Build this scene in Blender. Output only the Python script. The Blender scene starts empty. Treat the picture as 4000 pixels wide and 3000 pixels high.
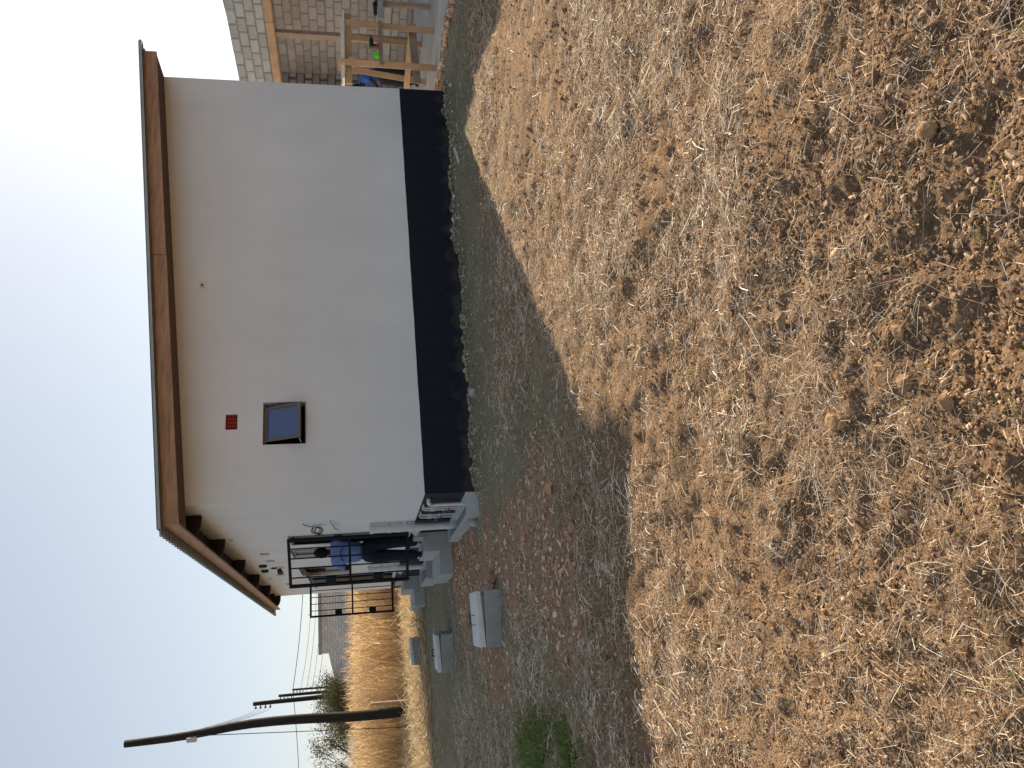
import bpy, bmesh, math, random
import numpy as np
from mathutils import Vector, Matrix, Quaternion

random.seed(7)
RNG = np.random.default_rng(7)
SC = bpy.context.scene
COL = SC.collection

# ---------------------------------------------------------------- camera, sky, sun, exposure
ZC, PITCH, ROLL, FOC = 1.5, 0.197, -0.022, 3120.0
cp, sp, cr, sr = math.cos(PITCH), math.sin(PITCH), math.cos(ROLL), math.sin(ROLL)
FWD = Vector((0, cp, -sp)); UP0 = Vector((0, sp, cp)); R0 = Vector((1, 0, 0))
RIGHT = cr * R0 + sr * UP0
UPV = cr * UP0 - sr * R0
cam_d = bpy.data.cameras.new('camera'); cam = bpy.data.objects.new('camera', cam_d); COL.objects.link(cam)
# the photograph was taken with the phone held upright and stored lying on its side
cx, cy, cz = -UPV, RIGHT, -FWD
cam.matrix_world = Matrix(((cx.x, cy.x, cz.x, 0), (cx.y, cy.y, cz.y, 0), (cx.z, cy.z, cz.z, ZC), (0, 0, 0, 1)))
cam_d.sensor_fit = 'HORIZONTAL'; cam_d.sensor_width = 36.0; cam_d.lens = FOC / 4000.0 * 36.0
cam_d.clip_start = 0.05; cam_d.clip_end = 6000
SC.camera = cam

SUN_EL = math.radians(25.6); SUN_AZ = math.radians(34.3)   # azimuth from +Y towards +X
world = bpy.data.worlds.new('World'); SC.world = world; world.use_nodes = True
wn = world.node_tree; wn.nodes.clear()
sky = wn.nodes.new('ShaderNodeTexSky'); sky.sky_type = 'NISHITA'; sky.sun_disc = False
sky.sun_elevation = SUN_EL; sky.sun_rotation = SUN_AZ
sky.air_density = 1.0; sky.dust_density = 2.0; sky.ozone_density = 1.5; sky.altitude = 1200
bg = wn.nodes.new('ShaderNodeBackground'); bg.inputs['Strength'].default_value = 0.15
wo = wn.nodes.new('ShaderNodeOutputWorld')
gm = wn.nodes.new('ShaderNodeGamma'); gm.inputs[1].default_value = 0.52      # flattens the sky, added to put more light on shaded walls
hs = wn.nodes.new('ShaderNodeHueSaturation'); hs.inputs['Saturation'].default_value = 0.80; hs.inputs['Value'].default_value = 1.22
wn.links.new(sky.outputs[0], gm.inputs[0]); wn.links.new(gm.outputs[0], hs.inputs['Color']); wn.links.new(hs.outputs[0], bg.inputs[0]); wn.links.new(bg.outputs[0], wo.inputs[0])
sun_d = bpy.data.lights.new('sun', 'SUN'); sun_d.energy = 5.0; sun_d.angle = math.radians(0.6); sun_d.color = (1.0, 0.83, 0.61)
sun = bpy.data.objects.new('sun', sun_d); COL.objects.link(sun)
sdir = Vector((math.sin(SUN_AZ) * math.cos(SUN_EL), math.cos(SUN_AZ) * math.cos(SUN_EL), math.sin(SUN_EL)))
sun.rotation_euler = (-sdir).to_track_quat('-Z', 'Y').to_euler(); sun.location = sdir * 60
SC.view_settings.view_transform = 'Standard'; SC.view_settings.look = 'None'
SC.view_settings.exposure = 0.85; SC.view_settings.gamma = 1.0; SC.view_settings.use_curve_mapping = False
SC.cycles.max_bounces = 5; SC.cycles.diffuse_bounces = 3; SC.cycles.transparent_max_bounces = 8

# ---------------------------------------------------------------- materials
def nd(nt, t, **kw):
    n = nt.nodes.new(t)
    for k, v in kw.items(): setattr(n, k, v)
    return n

def new_mat(name):
    m = bpy.data.materials.new(name); m.use_nodes = True
    nt = m.node_tree; nt.nodes.clear()
    out = nd(nt, 'ShaderNodeOutputMaterial'); b = nd(nt, 'ShaderNodeBsdfPrincipled')
    nt.links.new(b.outputs[0], out.inputs[0])
    return m, nt, b, out

def ramp(nt, stops):
    r = nd(nt, 'ShaderNodeValToRGB'); cr_ = r.color_ramp
    while len(cr_.elements) < len(stops): cr_.elements.new(0.5)
    for e_, (p, c) in zip(cr_.elements, stops):
        e_.position = p; e_.color = (*c, 1)
    return r

def scaled(c, k): return tuple(min(1, max(0, x * k)) for x in c)

def surf(name, col, rough=0.85, scale=6.0, var=0.18, bump=0.0, bscale=40.0, metal=0.0, stretch=(1, 1, 1), spec=0.3,
         obj_random=0.0, island=0.0, tint=None, detail=6):
    """A weathered surface: two octaves of colour change plus fine relief."""
    m, nt, b, out = new_mat(name)
    tc = nd(nt, 'ShaderNodeTexCoord'); mp = nd(nt, 'ShaderNodeMapping'); mp.inputs['Scale'].default_value = stretch
    nt.links.new(tc.outputs['Object'], mp.inputs[0])
    n1 = nd(nt, 'ShaderNodeTexNoise'); n1.inputs['Scale'].default_value = scale; n1.inputs['Detail'].default_value = detail
    n1.inputs['Roughness'].default_value = 0.6
    nt.links.new(mp.outputs[0], n1.inputs['Vector'])
    c2 = tint if tint else col
    r = ramp(nt, [(0.25, scaled(col, 1 - var)), (0.5, col), (0.75, scaled(c2, 1 + var))])
    nt.links.new(n1.outputs[0], r.inputs[0])
    last = r.outputs[0]
    def mul(fac_socket, amount):
        nonlocal last
        mr = nd(nt, 'ShaderNodeMapRange'); mr.inputs['To Min'].default_value = 1 - amount; mr.inputs['To Max'].default_value = 1 + amount
        nt.links.new(fac_socket, mr.inputs['Value'])
        vm = nd(nt, 'ShaderNodeVectorMath', operation='SCALE')
        nt.links.new(last, vm.inputs[0]); nt.links.new(mr.outputs[0], vm.inputs['Scale']); last = vm.outputs[0]
    if obj_random:
        oi = nd(nt, 'ShaderNodeObjectInfo'); mul(oi.outputs['Random'], obj_random)
    if island:
        gi = nd(nt, 'ShaderNodeNewGeometry'); mul(gi.outputs['Random Per Island'], island)
    nt.links.new(last, b.inputs['Base Color'])
    b.inputs['Roughness'].default_value = rough; b.inputs['Metallic'].default_value = metal
    b.inputs['Specular IOR Level'].default_value = spec
    if bump:
        n2 = nd(nt, 'ShaderNodeTexNoise'); n2.inputs['Scale'].default_value = bscale; n2.inputs['Detail'].default_value = 8
        nt.links.new(mp.outputs[0], n2.inputs['Vector'])
        bp = nd(nt, 'ShaderNodeBump'); bp.inputs['Strength'].default_value = bump; bp.inputs['Distance'].default_value = 0.01
        nt.links.new(n2.outputs[0], bp.inputs['Height']); nt.links.new(bp.outputs[0], b.inputs['Normal'])
    return m

def island_mat(name, stops, rough=0.9, transl=0.0, spec=0.15, noise=0.0):
    """Colour chosen per separate piece (clod, straw, blade)."""
    m, nt, b, out = new_mat(name)
    gi = nd(nt, 'ShaderNodeNewGeometry')
    r = ramp(nt, stops); nt.links.new(gi.outputs['Random Per Island'], r.inputs[0])
    last = r.outputs[0]
    if noise:
        tc = nd(nt, 'ShaderNodeTexCoord'); n1 = nd(nt, 'ShaderNodeTexNoise'); n1.inputs['Scale'].default_value = noise
        n1.inputs['Detail'].default_value = 5
        nt.links.new(tc.outputs['Object'], n1.inputs['Vector'])
        mr = nd(nt, 'ShaderNodeMapRange'); mr.inputs['From Min'].default_value = 0.25; mr.inputs['From Max'].default_value = 0.75
        mr.inputs['To Min'].default_value = 0.62; mr.inputs['To Max'].default_value = 1.3
        nt.links.new(n1.outputs[0], mr.inputs[0])
        vm = nd(nt, 'ShaderNodeVectorMath', operation='SCALE')
        nt.links.new(last, vm.inputs[0]); nt.links.new(mr.outputs[0], vm.inputs['Scale']); last = vm.outputs[0]
    nt.links.new(last, b.inputs['Base Color'])
    b.inputs['Roughness'].default_value = rough; b.inputs['Specular IOR Level'].default_value = spec
    if transl:
        t = nd(nt, 'ShaderNodeBsdfTranslucent'); nt.links.new(last, t.inputs[0])
        mx = nd(nt, 'ShaderNodeMixShader'); mx.inputs[0].default_value = transl
        nt.links.new(b.outputs[0], mx.inputs[1]); nt.links.new(t.outputs[0], mx.inputs[2]); nt.links.new(mx.outputs[0], out.inputs[0])
    return m

M = {}
def plaster_mat():
    m, nt, b, out = new_mat('wall_paint'); tc = nd(nt, 'ShaderNodeTexCoord')
    def noise(sc, det, st=(1, 1, 1)):
        mp = nd(nt, 'ShaderNodeMapping'); mp.inputs['Scale'].default_value = st; nt.links.new(tc.outputs['Object'], mp.inputs[0])
        n = nd(nt, 'ShaderNodeTexNoise'); n.inputs['Scale'].default_value = sc; n.inputs['Detail'].default_value = det; nt.links.new(mp.outputs[0], n.inputs['Vector']); return n.outputs[0]
    r1 = ramp(nt, [(.3, (.685, .680, .662)), (.7, (.765, .755, .73))]); nt.links.new(noise(.7, 5), r1.inputs[0])
    r2 = ramp(nt, [(.35, (.90, .90, .90)), (.6, (1, 1, 1))]); nt.links.new(noise(2.6, 8, (1, 1, .35)), r2.inputs[0])     # roller laps and trowel patches
    mx = nd(nt, 'ShaderNodeMix', data_type='RGBA', blend_type='MULTIPLY'); mx.inputs[0].default_value = .32; nt.links.new(r1.outputs[0], mx.inputs[6]); nt.links.new(r2.outputs[0], mx.inputs[7])
    nt.links.new(mx.outputs[2], b.inputs['Base Color']); b.inputs['Roughness'].default_value = .75; b.inputs['Specular IOR Level'].default_value = .25
    a = nd(nt, 'ShaderNodeMath', operation='MULTIPLY_ADD'); a.inputs[1].default_value = 2.5; nt.links.new(noise(6, 4), a.inputs[0]); nt.links.new(noise(140, 6), a.inputs[2])
    bp = nd(nt, 'ShaderNodeBump'); bp.inputs['Strength'].default_value = .22; bp.inputs['Distance'].default_value = .01; nt.links.new(a.outputs[0], bp.inputs['Height']); nt.links.new(bp.outputs[0], b.inputs['Normal'])
    return m
M['plaster'] = plaster_mat()
def bitumen_mat():
    m, nt, b, out = new_mat('black_bitumen_paint'); tc = nd(nt, 'ShaderNodeTexCoord')
    def noise(sc, det, st=(1, 1, 1)):
        mp = nd(nt, 'ShaderNodeMapping'); mp.inputs['Scale'].default_value = st; nt.links.new(tc.outputs['Object'], mp.inputs[0])
        n = nd(nt, 'ShaderNodeTexNoise'); n.inputs['Scale'].default_value = sc; n.inputs['Detail'].default_value = det; nt.links.new(mp.outputs[0], n.inputs['Vector']); return n.outputs[0]
    r1 = ramp(nt, [(.3, (.0038, .0065, .0145)), (.7, (.0075, .011, .021))]); nt.links.new(noise(3, 7, (3, 3, .6)), r1.inputs[0])
    # dust kicked up from the ground: a ragged edge a hand high
    sx = nd(nt, 'ShaderNodeSeparateXYZ'); nt.links.new(tc.outputs['Object'], sx.inputs[0])
    ad = nd(nt, 'ShaderNodeMath', operation='MULTIPLY_ADD'); ad.inputs[1].default_value = -.55; nt.links.new(noise(5, 8), ad.inputs[0]); nt.links.new(sx.outputs['Z'], ad.inputs[2])
    mr = nd(nt, 'ShaderNodeMapRange'); mr.inputs['From Min'].default_value = -.08; mr.inputs['From Max'].default_value = -.26; mr.inputs['To Max'].default_value = .38; nt.links.new(ad.outputs[0], mr.inputs[0])
    mx = nd(nt, 'ShaderNodeMix', data_type='RGBA'); nt.links.new(mr.outputs[0], mx.inputs[0]); nt.links.new(r1.outputs[0], mx.inputs[6]); mx.inputs[7].default_value = (.12, .10, .07, 1)
    nt.links.new(mx.outputs[2], b.inputs['Base Color']); b.inputs['Roughness'].default_value = .6; b.inputs['Specular IOR Level'].default_value = .22
    bp = nd(nt, 'ShaderNodeBump'); bp.inputs['Strength'].default_value = .3; bp.inputs['Distance'].default_value = .01; nt.links.new(noise(60, 8), bp.inputs['Height']); nt.links.new(bp.outputs[0], b.inputs['Normal'])
    return m
M['bitumen'] = bitumen_mat()
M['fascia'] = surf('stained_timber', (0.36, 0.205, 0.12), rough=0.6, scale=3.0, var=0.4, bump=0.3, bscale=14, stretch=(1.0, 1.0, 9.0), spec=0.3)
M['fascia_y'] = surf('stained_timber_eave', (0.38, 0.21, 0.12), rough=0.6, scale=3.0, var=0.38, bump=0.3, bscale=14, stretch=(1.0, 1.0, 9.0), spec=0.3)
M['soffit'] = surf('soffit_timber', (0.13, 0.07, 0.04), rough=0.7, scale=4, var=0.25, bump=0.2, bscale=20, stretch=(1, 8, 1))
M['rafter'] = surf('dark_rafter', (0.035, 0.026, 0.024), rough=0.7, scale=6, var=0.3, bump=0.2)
M['sheet'] = surf('roof_sheet_metal', (0.30, 0.32, 0.30), rough=0.55, scale=3, var=0.25, metal=0.25, spec=0.4)
M['steel'] = surf('black_steel', (0.0055, 0.006, 0.009), rough=0.5, scale=9, var=0.4, bump=0.08, bscale=60, spec=0.16)
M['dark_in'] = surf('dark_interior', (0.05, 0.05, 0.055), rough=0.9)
M['concrete'] = surf('concrete_render', (0.40, 0.395, 0.375), rough=0.85, scale=3.2, var=0.16, bump=0.35, bscale=70, detail=9)
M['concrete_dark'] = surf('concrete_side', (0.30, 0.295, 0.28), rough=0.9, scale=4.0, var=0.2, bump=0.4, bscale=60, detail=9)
M['lid'] = surf('pale_concrete_lid', (0.60, 0.59, 0.56), rough=0.85, scale=5, var=0.14, bump=0.3, bscale=60, detail=9)
M['floor_cement'] = surf('cement_floor', (0.36, 0.35, 0.335), rough=0.9, scale=1.6, var=0.25, bump=0.5, bscale=22, detail=9)
M['pvc'] = surf('white_plastic_pipe', (0.72, 0.71, 0.69), rough=0.4, scale=7, var=0.08, spec=0.45)
M['pvc_grey'] = surf('painted_pipe', (0.60, 0.60, 0.60), rough=0.5, scale=6, var=0.08, spec=0.4)
M['ppr'] = surf('off_white_pipe', (0.62, 0.60, 0.52), rough=0.45, scale=9, var=0.12, spec=0.4)
M['blue'] = surf('blue_handle', (0.015, 0.06, 0.30), rough=0.4)
M['red'] = surf('red_handle', (0.35, 0.03, 0.02), rough=0.4)
M['terracotta'] = surf('terracotta', (0.40, 0.055, 0.03), rough=0.8, scale=20, var=0.2)
M['alu'] = surf('bronze_window_frame', (0.17, 0.14, 0.11), rough=0.45, scale=14, var=0.3, metal=0.3)
M['alu_pale'] = surf('pale_window_frame', (0.42, 0.41, 0.38), rough=0.45, scale=10, var=0.15)
M['wire'] = surf('dark_wire', (0.025, 0.025, 0.025), rough=0.5)
M['wire_pale'] = surf('pale_cable', (0.30, 0.29, 0.27), rough=0.5)
M['black_plastic'] = surf('black_plastic', (0.010, 0.010, 0.011), rough=0.45, spec=0.4)
M['lime'] = surf('lime_green_plastic', (0.10, 0.62, 0.03), rough=0.45)
M['orange_pl'] = surf('orange_plastic', (0.65, 0.26, 0.02), rough=0.5)
M['pine'] = surf('raw_pine', (0.40, 0.255, 0.145), rough=0.7, scale=2.4, var=0.28, bump=0.25, bscale=16, stretch=(1, 1, 1), obj_random=0.22)
M['pine_old'] = surf('weathered_timber', (0.30, 0.22, 0.16), rough=0.8, scale=3, var=0.3, bump=0.3, bscale=18, obj_random=0.2)
M['plank_white'] = surf('pale_plank', (0.62, 0.58, 0.52), rough=0.75, scale=5, var=0.15)
M['block'] = surf('concrete_block', (0.325, 0.295, 0.27), rough=0.95, scale=9, var=0.14, bump=0.6, bscale=45, obj_random=0.17, detail=9)
M['block_grey'] = surf('grey_concrete_block', (0.34, 0.34, 0.33), rough=0.95, scale=9, var=0.14, bump=0.6, bscale=45, obj_random=0.17, detail=9)
M['mortar'] = surf('mortar', (0.235, 0.215, 0.20), rough=0.98, scale=12, var=0.25, bump=0.7, bscale=50)
M['pole'] = surf('creosoted_pole', (0.015, 0.012, 0.011), rough=0.8, scale=5, var=0.45, bump=0.5, bscale=18, stretch=(3, 3, 0.4))
M['stone_pale'] = surf('pale_stone', (0.40, 0.37, 0.33), rough=0.9, scale=14, var=0.25, bump=0.6, bscale=50)
M['stone_orange'] = surf('orange_brick_stone', (0.46, 0.25, 0.13), rough=0.9, scale=14, var=0.25, bump=0.6, bscale=50)
M['stone_pink'] = surf('pink_brick_stone', (0.36, 0.20, 0.15), rough=0.9, scale=14, var=0.25, bump=0.6, bscale=50)
M['clod_big'] = surf('earth_clod', (0.32, 0.20, 0.105), rough=0.95, scale=16, var=0.3, bump=0.9, bscale=55, detail=9)
M['skin'] = surf('dark_skin', (0.035, 0.018, 0.012), rough=0.55, spec=0.35)
M['hair'] = surf('black_hair', (0.008, 0.007, 0.007), rough=0.8, bump=0.6, bscale=90)
M['shirt'] = surf('blue_shirt', (0.17, 0.26, 0.52), rough=0.85, scale=6, var=0.16, bump=0.25, bscale=12)
M['shirt2'] = surf('royal_blue_shirt', (0.04, 0.10, 0.38), rough=0.85, scale=6, var=0.15, bump=0.3, bscale=14)
M['trousers'] = surf('navy_trousers', (0.016, 0.020, 0.036), rough=0.9, scale=6, var=0.25, bump=0.5, bscale=11)
M['shoe'] = surf('dark_shoe', (0.03, 0.028, 0.026), rough=0.6)
M['print'] = surf('dark_print', (0.02, 0.03, 0.09), rough=0.8)

def glass_mat():
    m, nt, b, out = new_mat('window_glass')
    b.inputs['Base Color'].default_value = (0.035, 0.07, 0.19, 1); b.inputs['Roughness'].default_value = 0.06
    b.inputs['Specular IOR Level'].default_value = 0.9; b.inputs['IOR'].default_value = 1.52
    b.inputs['Coat Weight'].default_value = 0.6; b.inputs['Coat Roughness'].default_value = 0.12
    tc = nd(nt, 'ShaderNodeTexCoord'); n = nd(nt, 'ShaderNodeTexNoise'); n.inputs['Scale'].default_value = 30
    nt.links.new(tc.outputs['Object'], n.inputs['Vector'])
    bp = nd(nt, 'ShaderNodeBump'); bp.inputs['Strength'].default_value = 0.06; bp.inputs['Distance'].default_value = 0.004
    nt.links.new(n.outputs[0], bp.inputs['Height']); nt.links.new(bp.outputs[0], b.inputs['Normal'])
    return m
M['glass'] = glass_mat()
M['glass_pale'] = surf('curtained_glass', (0.34, 0.33, 0.30), rough=0.15, scale=4, var=0.2, spec=0.5)

# ---------------------------------------------------------------- mesh helpers
class MB:
    def __init__(s): s.v, s.f = [], []
    def quad_box(s, pts8):
        """pts8: 4 bottom corners (ccw), 4 top corners."""
        o = len(s.v); s.v += [tuple(p) for p in pts8]
        for f in ((3, 2, 1, 0), (4, 5, 6, 7), (0, 1, 5, 4), (1, 2, 6, 5), (2, 3, 7, 6), (3, 0, 4, 7)):
            s.f.append(tuple(o + i for i in f))
        return s
    def box(s, x0, x1, y0, y1, z0, z1):
        return s.quad_box([(x0, y0, z0), (x1, y0, z0), (x1, y1, z0), (x0, y1, z0), (x0, y0, z1), (x1, y0, z1), (x1, y1, z1), (x0, y1, z1)])
    def bar(s, a, b, w, h, up=(0, 0, 1), roll=0.0):
        """square bar from a to b; w across, h along 'up'."""
        a = Vector(a); b = Vector(b); ax = (b - a).normalized(); u = Vector(up)
        if abs(ax.dot(u)) > 0.98: u = Vector((1, 0, 0))
        sd = ax.cross(u).normalized(); u = sd.cross(ax).normalized()
        P = lambda c, i, j: c + sd * (i * w / 2) + u * (j * h / 2)
        return s.quad_box([P(a, -1, -1), P(a, 1, -1), P(b, 1, -1), P(b, -1, -1), P(a, -1, 1), P(a, 1, 1), P(b, 1, 1), P(b, -1, 1)])
    def tube(s, pts, rad, n=10, cap=True):
        pts = [Vector(p) for p in pts]; k = len(pts)
        rad = [rad] * k if not hasattr(rad, '__len__') else rad
        o = len(s.v); prev = None
        for i, p in enumerate(pts):
            t = (pts[min(i + 1, k - 1)] - pts[max(i - 1, 0)]).normalized()
            if prev is None:
                a = t.cross(Vector((0, 0, 1)));
                if a.length < 1e-3: a = t.cross(Vector((1, 0, 0)))
                a.normalize()
            else:
                a = (prev - t * prev.dot(t)).normalized()
            prev = a; b = t.cross(a)
            for j in range(n):
                an = 2 * math.pi * j / n
                s.v.append(tuple(p + (a * math.cos(an) + b * math.sin(an)) * rad[i]))
        for i in range(k - 1):
            for j in range(n):
                q = (j + 1) % n
                s.f.append((o + i * n + j, o + i * n + q, o + (i + 1) * n + q, o + (i + 1) * n + j))
        if cap:
            s.f.append(tuple(o + j for j in reversed(range(n)))); s.f.append(tuple(o + (k - 1) * n + j for j in range(n)))
        return s
    def poly(s, pts):
        o = len(s.v); s.v += [tuple(p) for p in pts]; s.f.append(tuple(range(o, o + len(pts)))); return s
    def prism(s, pts, vec):
        """extrude polygon by vec"""
        o = len(s.v); k = len(pts); vec = Vector(vec)
        s.v += [tuple(Vector(p)) for p in pts] + [tuple(Vector(p) + vec) for p in pts]
        s.f.append(tuple(range(o, o + k))); s.f.append(tuple(range(o + 2 * k - 1, o + k - 1, -1)))
        for i in range(k):
            j = (i + 1) % k; s.f.append((o + i, o + k + i, o + k + j, o + j))
        return s
    def mesh(s, name='m', smooth=False):
        me = bpy.data.meshes.new(name); me.from_pydata(s.v, [], s.f); me.validate()
        bm = bmesh.new(); bm.from_mesh(me); bmesh.ops.recalc_face_normals(bm, faces=bm.faces); bm.to_mesh(me); bm.free()
        if smooth:
            for p in me.polygons: p.use_smooth = True
        return me

def link(name, me, mat=None, parent=None, smooth=False):
    o = bpy.data.objects.new(name, me); COL.objects.link(o)
    if mat is not None and len(me.materials) == 0: me.materials.append(mat)
    if parent is not None: o.parent = parent
    return o

def part(name, mb, mat, parent, smooth=False, bevel=0.0, label=None):
    o = link(name, mb.mesh(name, smooth), mat, parent)
    if bevel:
        bv = o.modifiers.new('bevel', 'BEVEL'); bv.width = bevel; bv.segments = 2; bv.limit_method = 'ANGLE'
    if label: o['label'] = label
    return o

def tag(o, label, cat, group=None):
    o['label'] = label; o['category'] = cat
    if group: o['group'] = group
    return o

def thing(name, label, cat, loc=(0, 0, 0), rotz=0.0, group=None):
    o = bpy.data.objects.new(name, None); COL.objects.link(o); o.location = loc; o.rotation_euler = (0, 0, rotz)
    o.empty_display_size = 0.2
    return tag(o, label, cat, group)

def np_mesh(name, V, F):
    """fast mesh from numpy arrays; F (n,3) or (n,4)."""
    me = bpy.data.meshes.new(name); V = np.ascontiguousarray(V, dtype=np.float32); F = np.ascontiguousarray(F, dtype=np.int32)
    n, k = F.shape
    me.vertices.add(len(V)); me.vertices.foreach_set('co', V.ravel())
    me.loops.add(n * k); me.loops.foreach_set('vertex_index', F.ravel())
    me.polygons.add(n); me.polygons.foreach_set('loop_start', np.arange(0, n * k, k, dtype=np.int32))
    me.polygons.foreach_set('loop_total', np.full(n, k, dtype=np.int32))
    me.update(calc_edges=True)
    return me

# value noise -----------------------------------------------------------------
def _h(ix, iy, seed):
    n = (ix.astype(np.int64) * 374761393 + iy.astype(np.int64) * 668265263 + seed * 144665) & 0x7fffffff
    n = ((n ^ (n >> 13)) * 1274126177) & 0x7fffffff
    n = n ^ (n >> 16)
    return (n & 0xffff) / 65535.0
def vnoise(x, y, seed=0):
    x = np.asarray(x, float); y = np.asarray(y, float)
    ix = np.floor(x); iy = np.floor(y); fx = x - ix; fy = y - iy
    fx = fx * fx * (3 - 2 * fx); fy = fy * fy * (3 - 2 * fy)
    a = _h(ix, iy, seed); b = _h(ix + 1, iy, seed); c = _h(ix, iy + 1, seed); d_ = _h(ix + 1, iy + 1, seed)
    return (a + (b - a) * fx) * (1 - fy) + (c + (d_ - c) * fx) * fy - 0.5
def smooth01(x): x = np.clip(x, 0, 1); return x * x * (3 - 2 * x)

# ---------------------------------------------------------------- place of the house (t along the long wall, s along the door side)
PSI = 0.339
A = Vector((-1.3327, 9.8706, 0.0))
DV = Vector((math.cos(PSI), math.sin(PSI), 0)); EV = Vector((-math.sin(PSI), math.cos(PSI), 0))
L, MLEN = 6.085, 11.6
def W(t, s, z=0.0): return A + DV * t + EV * s + Vector((0, 0, z))
def to_local(x, y):
    dx = np.asarray(x) - A.x; dy = np.asarray(y) - A.y
    return dx * DV.x + dy * DV.y, dx * EV.x + dy * EV.y

# ---------------------------------------------------------------- the ground
RUB = [(-2.6, 12.0, 0.75), (-2.25, 10.6, 0.7), (-2.2, 9.3, 0.75), (-1.65, 7.6, 0.75), (-1.25, 6.3, 0.75), (-1.5, 5.5, 0.6), (-3.2, 9.3, 0.6), (-3.3, 11.4, 0.7), (-3.0, 8.3, 0.45)]
def rubble_mask(x, y):
    m = np.zeros_like(np.asarray(x, float))
    wob = 0.45 * vnoise(np.asarray(x) * 2.1, np.asarray(y) * 2.1, 31) + 0.3 * vnoise(np.asarray(x) * 6, np.asarray(y) * 6, 32)
    for cx_, cy_, r in RUB:
        dd = np.hypot(np.asarray(x) - cx_, np.asarray(y) - cy_) / r
        m = np.maximum(m, smooth01((1.15 - dd + wob) / 0.5))
    return m
def straw_mask(x, y):
    """cut straw lying in front of the tall grass"""
    t, s = to_local(x, y)
    w = vnoise(np.asarray(x) * 0.5, np.asarray(y) * 0.5, 41) * 1.6
    return smooth01((np.asarray(y) - 15.9 - np.clip(np.asarray(x) + 7.5, 0, 9) * .9 + .4 * w) / .8) * smooth01((-3.3 - np.asarray(x) + 0.6) / 0.6)
def house_dist(x, y):
    t, s = to_local(x, y)
    dx = np.maximum(np.maximum(-t, t - L), 0); dy = np.maximum(np.maximum(-s, s - MLEN), 0)
    return np.hypot(dx, dy)
def rough_mask(x, y):
    """1 in the tilled field, ~0.25 on trodden earth near the house"""
    hd = house_dist(x, y) + 0.6 * vnoise(np.asarray(x) * 0.8, np.asarray(y) * 0.8, 51)
    return 0.22 + 0.78 * smooth01((hd - 1.0) / 2.2)
def yard_shade_mask(x, y):
    """trodden yard on the door side; its olive shade tone is painted in"""
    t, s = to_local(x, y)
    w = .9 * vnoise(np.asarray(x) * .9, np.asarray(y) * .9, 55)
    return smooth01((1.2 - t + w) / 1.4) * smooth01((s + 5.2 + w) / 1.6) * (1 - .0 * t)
def ground_h(x, y):
    x = np.asarray(x, float); y = np.asarray(y, float)
    rg = rough_mask(x, y)
    h = .045 * np.clip(-x - .4, 0, 3.6) * smooth01((8.5 - y) / 3.5) * smooth01((y - .5) / 2)
    h += 0.06 * vnoise(x * 0.35 + 3, y * 0.35, 1) * smooth01((house_dist(x, y) - 0.2) / 2.0)
    h += rg * (0.085 * vnoise(x * 1.5, y * 1.5, 2) + 0.045 * vnoise(x * 4.2, y * 4.2, 3) + 0.040 * vnoise(x * 10, y * 10, 4) + 0.024 * vnoise(x * 24, y * 24, 5) + .012 * vnoise(x * 55, y * 55, 10) * smooth01((7 - y) / 3))
    h += rubble_mask(x, y) * (0.05 * vnoise(x * 5, y * 5, 6) + 0.025 * vnoise(x * 13, y * 13, 7) + 0.015)
    # small ridge of thrown-up earth along the plinth
    t, s = to_local(x, y)
    ridge = np.exp(-((s + 0.13) / 0.10) ** 2) * smooth01((t + 0.1) / 0.2) * smooth01((6.6 - t) / 0.4)
    h += ridge * (0.055 + 0.10 * vnoise(t * 2.3, s * 2, 8) + 0.08 * vnoise(t * 8, s * 9, 9) + .04 * vnoise(t * 21, s * 21, 11))
    lane = np.exp(-((s + 0.75) / 0.35) ** 2) * smooth01((t + 0.5) / 0.5) * smooth01((8.5 - t) / 1.0)
    h *= (1 - 0.6 * lane)
    return h * smooth01((60 - np.hypot(x, y)) / 30 + 0.0) if True else h

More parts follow.
